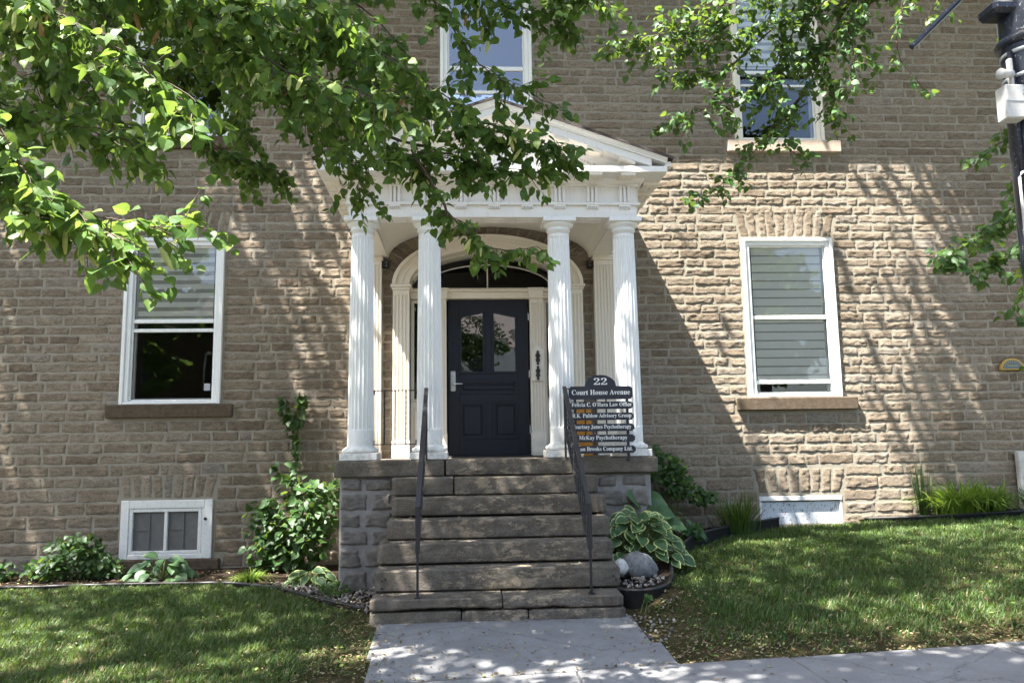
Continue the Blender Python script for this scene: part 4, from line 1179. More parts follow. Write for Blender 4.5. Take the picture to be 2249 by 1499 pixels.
# ------------------------------------------------------------------ plaque, downspout
pq = root('wall_plaque', (7.03, 0, 1.05), 'small half round blue plaque with gold rim at the right of the wall', 'plaque')
mb = MB(); arc = [(7.025 + .165 * math.cos(t), 1.05 + .155 * math.sin(t)) for t in np.linspace(0, math.pi, 21)]
mb.prism_y(arc[::-1] if False else arc, -.062, -.02); obj('rim', mb, 'gold', pq)
mb = MB(); arc = [(7.025 + .14 * math.cos(t), 1.065 + .115 * math.sin(t)) for t in np.linspace(0, math.pi, 21)]
mb.prism_y(arc, -.066, -.06); fc = obj('face', mb, 'plaque', pq)
mb = MB(); mb.box(6.95, 7.10, -.0675, -.0662, 1.10, 1.108)
for k in range(11):
    t = math.pi * (k + .5) / 11; x, z = 7.025 + .115 * math.cos(t), 1.072 + .088 * math.sin(t); mb.box(x - .005, x + .005, -.0675, -.0662, z - .006, z + .006)
obj('lettering', mb, 'gold', fc)
mb = MB(); mb.bbox(6.93, 7.10, -.14, -.05, -.86, -.03, .012)
dsp = tag(obj('downspout', mb, 'plastic'), 'white square pipe standing against the wall at the right edge', 'pipe')

# ------------------------------------------------------------------ garden edging
def edging(path, fz, hgt, label):
    pa = np.array(path, float); d = np.r_[0, np.cumsum(np.hypot(*np.diff(pa, axis=0).T))]
    s = np.linspace(0, d[-1], max(30, int(d[-1] / .06)))
    # smooth the path a little
    x = np.interp(s, d, pa[:, 0]); y = np.interp(s, d, pa[:, 1])
    for _ in range(6): x[1:-1] = (x[:-2] + 2 * x[1:-1] + x[2:]) / 4; y[1:-1] = (y[:-2] + 2 * y[1:-1] + y[2:]) / 4
    z = fz(x, y) + 0.012 * fbm(s * 1.7, s * 0 + 3)
    sec = [(0.006, -hgt), (.006, -.028), (.016, -.02), (.018, -.006), (.008, .003), (-.008, .003), (-.018, -.006), (-.016, -.02), (-.006, -.028), (-.006, -hgt)]
    V = []; F = []; n = len(sec)
    tx = np.gradient(x); ty = np.gradient(y); L = np.hypot(tx, ty); nx_, ny_ = ty / L, -tx / L
    for i in range(len(s)):
        for o, h in sec: V.append((x[i] + nx_[i] * o, y[i] + ny_[i] * o, z[i] + h))
    for i in range(len(s) - 1):
        for j in range(n - 1): a = i * n + j; F.append((a, a + 1, a + n + 1, a + n))
    F.append(tuple(range(n))); F.append(tuple((len(s) - 1) * n + j for j in reversed(range(n))))
    mb = MB(); mb.add(V, F)
    return tag(obj('garden_edging', mb, 'edging', None, True), label, 'edging', 'black plastic garden edging')
edging(EDGE_R, lambda x, y: bed_r(x, y) + .012 + .075 * sstep(1.55, 2.2, x), .20, 'black plastic edging curving round the variegated hosta bed')
edging(EDGE_R2, lambda x, y: G(x, y) + .085, .14, 'black plastic edging below the bright green clump at the right')
edging(EDGE_L, lambda x, y: G(x, y) + .055, .10, 'low black plastic edging along the left lawn')

# ------------------------------------------------------------------ pole
PXc, PYc = 3.90, -4.95
pz = float(zside(PXc))
pol = root('utility_pole', (PXc, PYc, pz), 'thick black pole with metal bands at the right edge', 'pole')
mb = MB(); mb.lathe([(.23, pz), (.23, pz + .25), (.185, pz + .35), (.18, 1.0), (.175, 3.05), (.17, 6.5), (.1, 6.55)], PXc, PYc, 28); obj('shaft', mb, 'pole', pol, True)
for z in (2.93, 2.74, 2.58):
    mb = MB(); mb.lathe([(.178, z), (.184, z + .003), (.184, z + .026), (.178, z + .029)], PXc, PYc, 28, False); obj('band', mb, 'band', pol, True)
mb = MB(); mb.tube([(PXc - .175, PYc - .05, 1.86), (PXc - .175, PYc - .05, 2.95)], .022, 10); obj('conduit', mb, 'pole', pol, True)
mb = MB(); mb.lathe([(.175, 3.0), (.205, 3.01), (.215, 3.04), (.195, 3.07), (.175, 3.08)], PXc, PYc, 28, False); obj('collar', mb, 'pole', pol, True)
mb = MB(); mb.bbox(PXc - .30, PXc + .2, PYc - .11, PYc + .11, 3.24, 3.34, .03); obj('bracket_plate', mb, 'pole', pol)
bx = root('junction_box', (3.65, -5.08, 2.39), 'off white plastic junction box strapped to the black pole', 'box')
mb = MB(); mb.bbox(3.575, 3.72, -5.12, -5.00, 2.39, 2.64, .008); obj('case', mb, 'plastic', bx)
mb = MB(); mb.bbox(3.573, 3.722, -5.124, -5.119, 2.510, 2.516, .001); mb.bbox(3.695, 3.705, -5.128, -5.12, 2.565, 2.60, .001); mb.bbox(3.695, 3.705, -5.128, -5.12, 2.435, 2.47, .001); obj('seam', mb, 'band', bx)
mb = MB(); mb.bbox(3.665, 3.695, -5.06, -5.02, 2.64, 2.87, .006); obj('back_strip', mb, 'plastic', bx)
mb = MB(); mb.tube([(3.67, -5.07, 2.74), (3.60, -5.09, 2.73), (3.56, -5.10, 2.725)], [.026, .03, .04], 14); obj('sensor', mb, 'plastic', bx, True)
mb = MB(); mb.tube([(3.10, -4.80, 3.08), (3.51, -4.80, 3.47), (3.85, -4.84, 3.79)], .022, 8)
tag(obj('bracket_rod', mb, 'pole'), 'black slanting rod reaching down from the pole at upper right', 'rod')
mb = MB(); path = [(3.95, -5.16, 1.98), (3.64, -5.16, 1.98), (3.60, -5.16, 1.965), (3.58, -5.16, 1.93), (3.58, -5.16, 1.2), (3.59, -5.16, 1.17), (3.62, -5.16, 1.155), (3.95, -5.16, 1.155), (3.99, -5.16, 1.17), (4.0, -5.16, 1.2), (4.0, -5.16, 1.93), (3.99, -5.16, 1.965), (3.95, -5.16, 1.98)]
mb.tube(path, .009, 8); tag(obj('metal_frame', mb, 'plastic', None, True), 'white rounded metal frame fixed to the black pole', 'frame')

# ------------------------------------------------------------------ leaves
def leaf_template(w=0.47, heart=0.06, fold=0.10, droop=0.12, wave=0.0):
    half = [(0.16, -heart), (0.38 * w / .47, 0.05), (w, 0.30), (w * .80, 0.60), (w * .34, 0.86)]
    mid = [(0, 0.0), (0, .30), (0, .62), (0, 1.06)]
    v = [(x, y, -droop * y * y) for x, y in mid]; f = []
    for s in (-1, 1):
        o = len(v)
        for i, (x, y) in enumerate(half): v.append((s * x, y, fold * x / w - droop * y * y + wave * (1 if i % 2 else -1)))
        q = [(0, o, o + 1), (0, o + 1, o + 2, 1), (1, o + 2, o + 3, 2), (2, o + 3, o + 4, 3)]
        f += q if s < 0 else [t[::-1] for t in q]
    return np.array(v), f
LEAF = [leaf_template(), leaf_template(.50, .08, .16, .22), leaf_template(.44, .05, .04, .30, .02), leaf_template(.46, .07, -.06, .16)]
BRACT_V = np.array([(-.07, 0, 0), (.07, 0, 0), (-.13, .3, -.02), (.13, .3, -.02), (-.13, .65, -.07), (.13, .65, -.07), (-.05, 1, -.16), (.05, 1, -.16), (0, .3, .03), (0, .65, -.02)])
BRACT_F = [(0, 1, 3, 8, 2), (2, 8, 9, 4), (8, 3, 5, 9), (4, 9, 7, 6), (9, 5, 7)]
def resample(pts, step):
    p = np.array(pts, float); d = np.r_[0, np.cumsum(np.linalg.norm(np.diff(p, axis=0), axis=1))]
    n = max(3, int(d[-1] / step) + 1); s = np.linspace(0, d[-1], n)
    q = np.stack([np.interp(s, d, p[:, k]) for k in range(3)], 1)
    for _ in range(2): q[1:-1] = (q[:-2] + 2 * q[1:-1] + q[2:]) / 4
    return q
def spray(path, rng, every=0.07, tl=(0.16, 0.36), gap=0.035, size=(0.065, 0.095), down=0.5, spread=1.0, start=0.15, r0=0.010):
    """twigs along a branch; returns leaves and tubes"""
    q = resample(path, every); n = len(q); P = []; A = []; U = []; S = []; tubes = []
    tubes.append((q + rng.normal(0, .004, q.shape), np.linspace(r0, .0022, n)))
    for i in range(n):
        if i / n < start: continue
        t = q[min(i + 1, n - 1)] - q[max(i - 1, 0)]; t = t / (np.linalg.norm(t) + 1e-9)
        for rep in range(1):
            d = t * .55 + rng.normal(0, 1, 3) * np.array([.8, .8, .45]) * spread + np.array([0, 0, -down * .5]); d /= np.linalg.norm(d)
            L = rng.uniform(*tl) * (1.0 if i < n - 2 else .7); m_ = max(3, int(L / gap)); p = q[i].copy(); pts = [p.copy()]
            for k in range(m_):
                d = d + np.array([0, 0, -down * .10]) + rng.normal(0, .10, 3); d /= np.linalg.norm(d)
                p = p + d * L / m_; pts.append(p.copy())
                side = np.cross(d, [0, 0, 1.0]); side /= (np.linalg.norm(side) + 1e-6)
                sgn = 1 if k % 2 else -1
                ax = side * sgn * .8 + d * .6 + np.array([0, 0, -.45]) + rng.normal(0, .45, 3)
                up = np.array([0, 0, .75]) + side * sgn * .5 + d * .2 + rng.normal(0, .45, 3) + np.array([0, -.35, 0])
                ax = ax / np.linalg.norm(ax)
                P.append(p + ax * .025); A.append(ax); U.append(up); S.append(rng.uniform(*size))
            tubes.append((np.array(pts), np.linspace(.0030, .0013, len(pts))))
    return P, A, U, S, tubes
def tubes_mesh(name, tubes, mat, parent, n=5):
    VV = []; FF = []; o = 0
    for pts, rad in tubes:
        m_ = len(pts); d = np.gradient(pts, axis=0); d /= (np.linalg.norm(d, axis=1, keepdims=True) + 1e-9)
        a = np.cross(d, [0.31, .2, .93]); a /= (np.linalg.norm(a, axis=1, keepdims=True) + 1e-9); b = np.cross(d, a)
        t = np.arange(n) * 2 * math.pi / n
        V = pts[:, None] + (a[:, None] * np.cos(t)[None, :, None] + b[:, None] * np.sin(t)[None, :, None]) * np.asarray(rad)[:, None, None]
        i = np.arange(m_ - 1)[:, None] * n + np.arange(n)[None]; j = np.arange(m_ - 1)[:, None] * n + (np.arange(n)[None] + 1) % n
        FF.append(np.stack([i, j, j + n, i + n], -1).reshape(-1, 4) + o); VV.append(V.reshape(-1, 3)); o += m_ * n
    F = np.concatenate(FF)
    return np_mesh(name, np.concatenate(VV), F.ravel(), np.full(len(F), 4), mat, parent, None, True)
def project(P):
    d = np.asarray(P) - np.array(CAM_LOC); z = d @ np.array(cf)
    return d @ np.array(r2) / z * 1760, d @ np.array(u2) / z * 1760, z
_lm = {}
def leaf_data(mat, k, t):
    key = (mat, k, t)
    if key not in _lm:
        v, f = LEAF[k]
        me = bpy.data.meshes.new('leaf'); me.from_pydata([tuple(x) for x in v], [], f); me.materials.append(MAT[mat])
        a = me.attributes.new('tint', 'FLOAT', 'POINT'); a.data.foreach_set('value', np.full(len(v), t / 7, np.float32)); _lm[key] = me
    return _lm[key]
def place_leaves(P, A, U, S, tints, mat, parent, npart, name='leaf', smooth=False):
    """the ones that show largest as leaves of their own, the rest joined"""
    P = np.array(P); A = np.array(A); U = np.array(U); S = np.array(S); R = frames(A, U)
    px, py, z = project(P); vis = (np.abs(px) < 1115) & (np.abs(py) < 740) & (z > 0.5)
    order = np.argsort(-np.where(vis, S / z, 0)); ind = order[:npart]; rest = order[npart:]
    for i in ind:
        t = int(round(tints[i] * 7)); M = Matrix(np.vstack([np.hstack([R[i] * S[i], P[i][:, None]]), [0, 0, 0, 1]]))
        o = bpy.data.objects.new(name, leaf_data(mat, int(i) % 4, t)); COL.objects.link(o); o.parent = parent; o.matrix_parent_inverse = WINV[parent.name]; o.matrix_basis = M
    for k in range(4):
        r = rest[rest % 4 == k]
        if len(r): yield k, P[r], R[r], S[r], tints[r]
def foliage(P, A, U, S, tints, mat, parent, npart, name='foliage'):
    VV = []; FF = []; SS = []; TT = []; o = 0
    for k, p, R, s, t in place_leaves(P, A, U, S, tints, mat, parent, npart):
        tv, tf = LEAF[k]; K = len(tv)
        V = np.einsum('nij,kj->nki', R, tv) * s[:, None, None] + p[:, None]
        idx = np.concatenate([np.array(f) for f in tf]); sz = np.array([len(f) for f in tf])
        VV.append(V.reshape(-1, 3)); FF.append((idx[None] + (np.arange(len(p)) * K)[:, None]).ravel() + o); SS.append(np.tile(sz, len(p))); TT.append(np.repeat(t, K)); o += len(p) * K
    if VV: return stuff(np_mesh(name, np.concatenate(VV), np.concatenate(FF), np.concatenate(SS), mat, parent, np.concatenate(TT), False))
QUAD_V = np.array([(0, 0, 0), (-.42, .25, .06), (.42, .25, .06), (0, .45, -.03), (-.36, .65, .0), (.36, .65, .0), (0, 1.05, -.18)])
QUAD_F = [(0, 3, 1), (0, 2, 3), (1, 3, 6, 4), (3, 2, 5, 6)]
def crown(blobs, rng, mat, parent, size=(.10, .15), name='crown'):
    """leaves spread through many uneven clumps: blobs of (x,y,z, rx,ry,rz, clumps, leaves per clump)"""
    PP = []
    for x, y, z, rx, ry, rz, nc, nl in blobs:
        d = rng.normal(0, 1, (nc, 3)); d /= np.linalg.norm(d, axis=1, keepdims=True); r = rng.random((nc, 1)) ** .45
        c = d * r * np.array([rx, ry, rz]) + np.array([x, y, z])
        p = c[:, None] + rng.normal(0, 1, (nc, nl, 3)) * np.array([.30, .30, .13]) * rng.uniform(.6, 1.3, (nc, 1, 1))
        PP.append(p.reshape(-1, 3))
    P = np.concatenate(PP); n = len(P)
    A = rng.normal(0, .6, (n, 3)) + np.array([0, 0, -.6]); U = rng.normal(0, .6, (n, 3)) + np.array([0, 0, 1.0])
    return stuff(scatter(name, QUAD_V, QUAD_F, P, frames(A, U), rng.uniform(*size, n), np.clip(rng.normal(.45, .2, n), 0, .85), mat, parent))

# ------------------------------------------------------------------ linden at the left
LB = {
'L1':[(-3.15,-6.60,2.90),(-2.55,-6.60,2.39),(-2.10,-6.70,2.10),(-1.74,-6.80,1.85),(-1.51,-6.90,1.59)],
'L2':[(-2.67,-7.00,1.84),(-2.21,-7.10,1.44),(-2.06,-7.15,1.19),(-1.95,-7.10,1.05)],
'L3':[(-2.54,-7.00,1.44),(-2.11,-7.05,1.19),(-1.87,-7.00,1.10),(-1.65,-6.95,1.06),(-1.47,-6.90,1.08)],
'L3b':[(-2.00,-7.05,1.15),(-1.77,-7.00,0.99),(-1.68,-7.00,0.89)],
'L4':[(-2.58,-6.20,3.06),(-2.04,-6.10,2.60),(-1.66,-6.10,2.42),(-1.26,-6.10,2.18),(-0.87,-6.00,2.13),(-0.66,-6.00,1.96)],
'L5':[(-1.82,-5.60,2.78),(-1.53,-5.40,2.46),(-1.25,-5.30,2.26),(-0.82,-5.20,2.11),(-0.37,-5.10,2.06),(-0.15,-5.10,2.00)],
'L6':[(-1.23,-5.50,2.78),(-0.78,-5.30,2.45),(-0.36,-5.20,2.31),(0.04,-5.10,2.22),(0.37,-5.00,2.17)],
'L7':[(-0.72,-5.40,3.36),(-0.42,-5.30,2.97),(-0.21,-5.20,2.70),(0.02,-5.10,2.59),(0.34,-5.00,2.50)],
'L8':[(-0.67,-5.20,3.66),(-0.17,-5.10,3.29),(0.16,-5.00,3.22),(0.49,-5.00,3.14)],
'L8b':[(0.13,-5.10,3.65),(0.38,-5.10,3.34),(0.67,-5.10,3.24),(0.74,-5.10,3.21)],
'L9':[(-0.65,-5.20,2.08),(-0.52,-5.20,1.86),(-0.41,-5.20,1.65),(-0.25,-5.15,1.47),(-0.03,-5.10,1.42),(0.18,-5.10,1.45)],
'L10':[(-3.06,-5.00,3.57),(-2.60,-4.90,2.79),(-2.24,-4.80,2.36),(-1.91,-4.70,2.20),(-1.62,-4.70,2.10)],
'L11':[(-2.02,-4.80,3.55),(-1.64,-4.70,2.90),(-1.32,-4.60,2.45),(-1.08,-4.60,2.14),(-1.08,-4.60,1.96)],
'L12':[(-3.70,-4.40,3.88),(-2.91,-4.20,3.59),(-1.88,-4.00,3.60),(-0.94,-4.00,3.46)],
'L13':[(-2.64,-4.50,3.91),(-2.13,-4.40,3.23),(-2.05,-4.40,2.78),(-1.93,-4.40,2.42)],
'L14':[(-1.36,-4.80,3.56),(-0.86,-4.80,3.18),(-0.63,-4.80,2.83),(-0.37,-4.80,2.38)],
'L15':[(-1.19,-4.40,3.85),(-1.19,-4.40,3.39),(-1.18,-4.40,3.13)],
'L16':[(-3.57,-5.60,3.17),(-3.03,-5.50,2.81),(-2.92,-5.50,2.48),(-2.99,-5.50,2.16)],
'L17':[(-2.23,-6.40,2.80),(-1.75,-6.30,2.54),(-1.34,-6.20,2.52),(-0.96,-6.10,2.56)],
'L18':[(-2.66,-5.20,3.45),(-2.16,-5.10,2.99),(-1.63,-5.00,2.65),(-1.12,-5.00,2.39)],
'L19':[(-3.04,-5.80,3.05),(-2.61,-5.80,2.42),(-2.38,-5.70,2.08),(-2.16,-5.70,1.88)],
'L20':[(-1.45,-5.80,3.08),(-1.02,-5.70,2.67),(-0.64,-5.60,2.43),(-0.33,-5.50,2.27)],
'L21':[(-2.85,-6.40,1.92),(-2.45,-6.40,1.80),(-2.22,-6.30,1.75),(-2.01,-6.30,1.70)],
'L22':[(-0.84,-5.00,2.26),(-0.49,-5.00,2.16),(-0.08,-5.00,2.03),(0.20,-5.00,2.03)],
'L23':[(-0.36,-5.20,2.34),(-0.05,-5.10,2.29),(0.26,-5.10,2.19),(0.40,-5.00,2.10)],
'L24':[(-3.82,-5.00,3.49),(-3.23,-4.90,3.08),(-2.71,-4.80,3.01),(-2.16,-4.80,2.91)],
'L25':[(-2.02,-5.30,3.27),(-1.68,-5.30,2.95),(-1.26,-5.30,2.80),(-0.79,-5.20,2.76)]}
lt = root('linden_tree', (-7.2, -6.3, float(zside(-7.2))), 'linden tree whose leafy branches hang over the upper left', 'tree')
rg = np.random.default_rng(11)
mb = MB(); z0 = float(zside(-7.2)) - .1
mb.tube([(-7.2, -6.3, z0), (-7.2, -6.3, z0 + .5), (-7.15, -6.25, 1.5), (-7.1, -6.2, 3.5), (-6.9, -6.1, 5.5), (-6.6, -6.0, 8.0), (-6.4, -5.8, 11)], [.36, .27, .24, .22, .19, .13, .04], 16); obj('trunk', mb, 'bark', lt, True)
NODE = [((-7.1, -6.2, 3.6), (-5.4, -6.5, 3.6), (-3.9, -6.7, 3.1)), ((-7.0, -6.15, 4.4), (-4.6, -5.8, 4.4), (-3.0, -5.4, 4.2)), ((-6.9, -6.1, 5.4), (-4.2, -5.0, 5.3), (-1.4, -4.9, 4.6)),
        ((-6.7, -6.05, 7), (-6.0, -4.0, 8.5), (-5.6, -2.2, 9.6)), ((-6.7, -6.05, 7), (-4.5, -5.2, 7.6), (-2.0, -4.2, 7.8))]
for nd in NODE:
    q = resample(nd, .3); mb = MB(); mb.tube([tuple(p) for p in q], list(np.linspace(.085, .022, len(q))), 10); obj('limb', mb, 'bark', lt, True)
def to_node(p): 
    p = np.array(p); best = min((np.array(nd[-1]) for nd in NODE[:3]), key=lambda e: np.linalg.norm(e - p)); return best
P = []; A = []; U = []; S = []; T = []
DENS = {'L15': (.12, .6), 'L14': (.14, .4), 'L5': (.040, 1), 'L6': (.042, 1), 'L7': (.05, 1), 'L22': (.05, 1), 'L23': (.05, 1), 'L20': (.045, 1)}
for k, path in LB.items():
    if k not in ('L3b', 'L9', 'L22', 'L23'): path = [tuple(to_node(path[0])), tuple((to_node(path[0]) + np.array(path[0])) / 2 + np.array([0, 0, .1]))] + path
    else: path = path
    near = path[-1][1] < -6.5
    ev, _ = DENS.get(k, (.031, 1)); st = .02 if k in ('L3b', 'L9', 'L22', 'L23') else .22
    tl = (.10, .22) if k == 'L9' else ((.12, .30) if near else (.14, .36))
    p, a, u, s, t = spray(path, rg, every=ev, tl=tl, gap=.021, size=(.042, .074), start=st, r0=.012 if not near else .009, down=.55)
    P += p; A += a; U += u; S += s; T += t
tubes_mesh('twigs', T, 'twig', lt)
lt_tw = [o for o in lt.children if o.name.startswith('twigs')][0]; stuff(lt_tw)
n = len(P); tn = np.clip(rg.normal(.42, .26, n), 0, 1); tn = np.where(rg.random(n) < .05, rg.uniform(.85, 1, n), np.minimum(tn, .85))
foliage(P, A, U, S, tn, 'linden_leaf', lt, 300)
# bracts with their little fruit
Pn = np.array(P); px, py, zz = project(Pn)
cand = np.where((np.abs(px) < 1100) & (np.abs(py) < 740))[0]; wgt_ = np.where(zz[cand] < 5.0, 3.0, 1.0); wgt_ /= wgt_.sum()
seeds_ = rg.choice(cand, 44, replace=False, p=wgt_); pick = []
for sd in seeds_:
    dd = np.linalg.norm(Pn[cand] - Pn[sd], axis=1); pick += list(cand[np.argsort(dd)[:40]][rg.choice(40, int(rg.integers(2, 6)), replace=False)])
bme = []
for t in (0, .3, .6, .8, 1.0):
    me = bpy.data.meshes.new('bract'); me.from_pydata([tuple(v) for v in BRACT_V], [], BRACT_F); me.materials.append(MAT['bract'])
    a_ = me.attributes.new('tint', 'FLOAT', 'POINT'); a_.data.foreach_set('value', np.full(len(BRACT_V), t, np.float32)); bme.append(me)
for i in pick:
    ax = np.array([rg.normal(0, .35), rg.normal(0, .35), -1.0]); up = np.array([rg.normal(0, .6), -1.0, .2 + rg.normal(0, .4)])
    R = frames(ax[None], up[None])[0] * rg.uniform(.072, .105)
    M = Matrix(np.vstack([np.hstack([R, (Pn[i] + [0, -.05, -.035])[:, None]]), [0, 0, 0, 1]]))
    o = bpy.data.objects.new('bract', bme[int(rg.choice(5, p=[.25, .3, .2, .12, .13]))]); COL.objects.link(o); o.parent = lt; o.matrix_parent_inverse = WINV[lt.name]; o.matrix_basis = M
crown([(-6.8, -5.0, 8.8, 4.2, 2.2, 1.8, 160, 55), (-6.6, -1.4, 9.3, 2.4, .35, 1.0, 66, 42), (-7.8, -2.0, 9.3, 2.4, .4, 1.0, 66, 42), (-9.0, -2.6, 9.3, 2.4, .4, 1.0, 62, 42), (-3.4, -5.0, 8.0, 2.4, 2.2, 1.0, 95, 55), (-2.0, -6.1, 11.5, 3.2, 2.2, 1.0, 104, 55), (-.6, -7.3, 6.6, 2.7, .8, .6, 80, 50), (-4.6, -7.5, 8.8, 2.4, 1.2, 1.0, 36, 50)], np.random.default_rng(121), 'linden_leaf', lt)

# ------------------------------------------------------------------ tree at the upper right
RB = {
'R1':[(5.61,-2.20,5.89),(4.53,-2.10,5.21),(3.49,-2.00,4.91),(2.51,-1.90,4.67),(1.42,-1.80,4.60)],
'R2':[(4.53,-2.10,5.21),(3.74,-2.00,4.59),(2.95,-1.90,4.08),(2.15,-1.90,3.75),(1.99,-1.90,3.64)],
'R3':[(4.08,-1.90,5.04),(3.65,-1.90,4.20),(3.35,-1.80,3.80),(2.89,-1.80,3.31),(2.56,-1.80,2.99),(2.22,-1.80,2.83)],
'R4':[(3.74,-2.00,4.59),(3.86,-2.00,4.04),(3.93,-2.00,3.61)],
'R5':[(4.69,-2.30,5.31),(4.41,-2.30,4.44),(4.59,-2.30,4.07),(4.78,-2.30,3.91)],
'R6':[(5.24,-2.30,5.54),(4.98,-2.30,4.98),(4.74,-2.30,4.60)],
'R7':[(3.26,-1.90,4.85),(2.70,-1.90,4.35),(2.02,-1.90,4.23)],
'R8':[(3.46,-1.80,3.86),(3.33,-1.80,3.47),(3.58,-1.80,3.31)],
'R9':[(4.53,-2.10,5.21),(3.20,-2.10,5.12),(2.67,-2.10,5.00),(2.18,-2.00,5.00)],
'R10':[(4.21,-2.20,5.19),(3.97,-2.20,4.70),(4.04,-2.20,4.32),(3.92,-2.20,4.11)],
'R11':[(3.67,-2.00,5.14),(3.31,-2.00,4.52),(3.13,-2.00,4.09),(3.17,-2.00,3.87)],
'R12':[(2.97,-2.00,5.01),(2.38,-2.00,4.78),(1.75,-2.00,4.66),(1.54,-2.00,4.61)]}
rt = root('street_tree', (10.2, -3.6, float(zside(10.2))), 'tree whose fine leafy branches hang across the upper right window', 'tree')
mb = MB(); z0 = float(zside(10.2)) - .1
mb.tube([(10.2, -3.6, z0), (10.2, -3.6, z0 + .5), (10.15, -3.55, 2.0), (10.0, -3.5, 4.5), (9.7, -3.3, 7), (9.4, -3.1, 10)], [.34, .26, .22, .19, .14, .05], 16); obj('trunk', mb, 'bark', rt, True)
for nd in (((10.0, -3.5, 4.5), (8.2, -2.8, 6.2), (5.61, -2.2, 6.2), (5.2, -2.25, 5.7)), ((9.9, -3.4, 5.5), (7.5, -2.4, 8), (4.5, -1.4, 9)), ((9.9, -3.4, 5.5), (7, -4, 7.2), (4.0, -4.6, 7.4))):
    q = resample(nd, .3); mb = MB(); mb.tube([tuple(p) for p in q], list(np.linspace(.08, .02, len(q))), 10); obj('limb', mb, 'bark', rt, True)
P = []; A = []; U = []; S = []; T = []
for k, path in RB.items():
    sp = k in ('R5', 'R6')
    p, a, u, s, t = spray(path, rg, every=.15 if sp else .040, tl=(.10, .26) if k in ('R3', 'R8') else (.14, .42), gap=.036, size=(.055, .085), start=.1, r0=.012, down=.3 if not sp else .6)
    P += p; A += a; U += u; S += s; T += t
stuff(tubes_mesh('twigs', T, 'twig', rt))
n = len(P); tn = np.clip(rg.normal(.38, .25, n), 0, 1); tn = np.where(rg.random(n) < .04, 1, np.minimum(tn, .8))
foliage(P, A, U, S, tn, 'light_leaf', rt, 300)
crown([(4.8, -1.35, 9.2, .9, .3, .8, 34, 45), (3.6, -2.0, 9.2, .9, .35, .8, 34, 45), (2.4, -2.65, 9.2, .9, .4, .8, 34, 45), (-.85, -2.55, 9.0, .4, .15, .3, 11, 45), (7.5, -2.8, 8.8, 2.6, 1.8, 1.8, 130, 55), (8.8, -3.4, 8.8, 3.0, 2.6, 2.2, 120, 55)], np.random.default_rng(222), 'light_leaf', rt)  # smallest clump is added out of view to shade the wall and basement board

# ------------------------------------------------------------------ creeper on the pole
VB = {
'V1':[(4.0,-4.75,2.05),(3.96,-4.40,1.80),(3.65,-4.40,1.65),(3.41,-4.40,1.52)],
'V2':[(4.0,-4.75,1.65),(3.82,-4.50,1.50),(3.60,-4.50,1.41)],
'V3':[(3.95,-4.75,1.35),(3.91,-4.60,1.19),(3.84,-4.60,1.05)],
'V4':[(4.0,-4.75,2.53),(3.96,-4.50,2.46),(3.76,-4.50,2.33)],
'V5':[(4.0,-4.75,2.25),(4.04,-4.50,2.20),(3.95,-4.50,2.01)],
'V6':[(3.99,-4.75,-1.25),(4.02,-4.74,0.2),(3.98,-4.75,1.3),(4.02,-4.74,2.3),(4.0,-4.75,3.2)]}
vt = root('creeper', (3.99, -4.75, float(zside(4))), 'leafy creeper growing on the black pole at the right', 'creeper')
P = []; A = []; U = []; S = []; T = []
for k, path in VB.items():
    p, a, u, s, t = spray(path, rg, every=.020 if k in ('V1', 'V2') else .04, tl=(.07, .18), gap=.026, size=(.045, .075), start=.0, r0=.008, down=.2)
    P += p; A += a; U += u; S += s; T += t
stuff(tubes_mesh('stems', T, 'stem', vt))
n = len(P); foliage(P, A, U, S, np.clip(rg.normal(.45, .25, n), 0, 1), 'light_leaf', vt, 120)

# ------------------------------------------------------------------ garden plants
def bushy(name, label, cat, base, blobs, rng, mat, size=(.04, .07), npart=40, group=None, stems=10, top=None):
    t = root(name, base, label, cat, group)
    P = []
    for x, y, z, rx, ry, rz, n in blobs:
        d = rng.normal(0, 1, (n, 3)); d /= np.linalg.norm(d, axis=1, keepdims=True)
        P.append(d * (rng.random((n, 1)) ** .4) * np.array([rx, ry, rz]) + np.array([x, y, z]))
    P = np.concatenate(P); n = len(P)
    P = P[P[:, 1] < -0.04]; n = len(P)
    P = P[P[:, 2] > base[2] + .03]; n = len(P)
    out = P - np.array([base[0], base[1] + .2, P[:, 2].mean()]); out[:, 2] = 0; out /= (np.linalg.norm(out, axis=1, keepdims=True) + .1)
    A = out * .6 + rng.normal(0, .5, (n, 3)) + np.array([0, -.25, -.35]); U = rng.normal(0, .4, (n, 3)) + np.array([0, -.5, .9]) + out * .3
    foliage(P, A, U, rng.uniform(*size, n), np.clip(rng.normal(.45, .25, n), 0, 1), mat, t, npart)
    T = []
    b = np.array(base)
    for k in range(stems):
        e = P[rng.integers(n)]; s = b + np.array([rng.normal(0, .06), rng.normal(0, .03), 0]); m_ = (s + e) / 2 + np.array([0, 0, .08])
        T.append((resample([s, m_, e], .06), None))
    for p in (top or []): T.append((resample(p, .06), None))
    stuff(tubes_mesh('stems', [(q, np.linspace(.006, .002, len(q))) for q, _ in T], 'stem', t))
    return t
def gz(x, y): return float(G(x, y)) + .02
pr_ = np.random.default_rng(31)
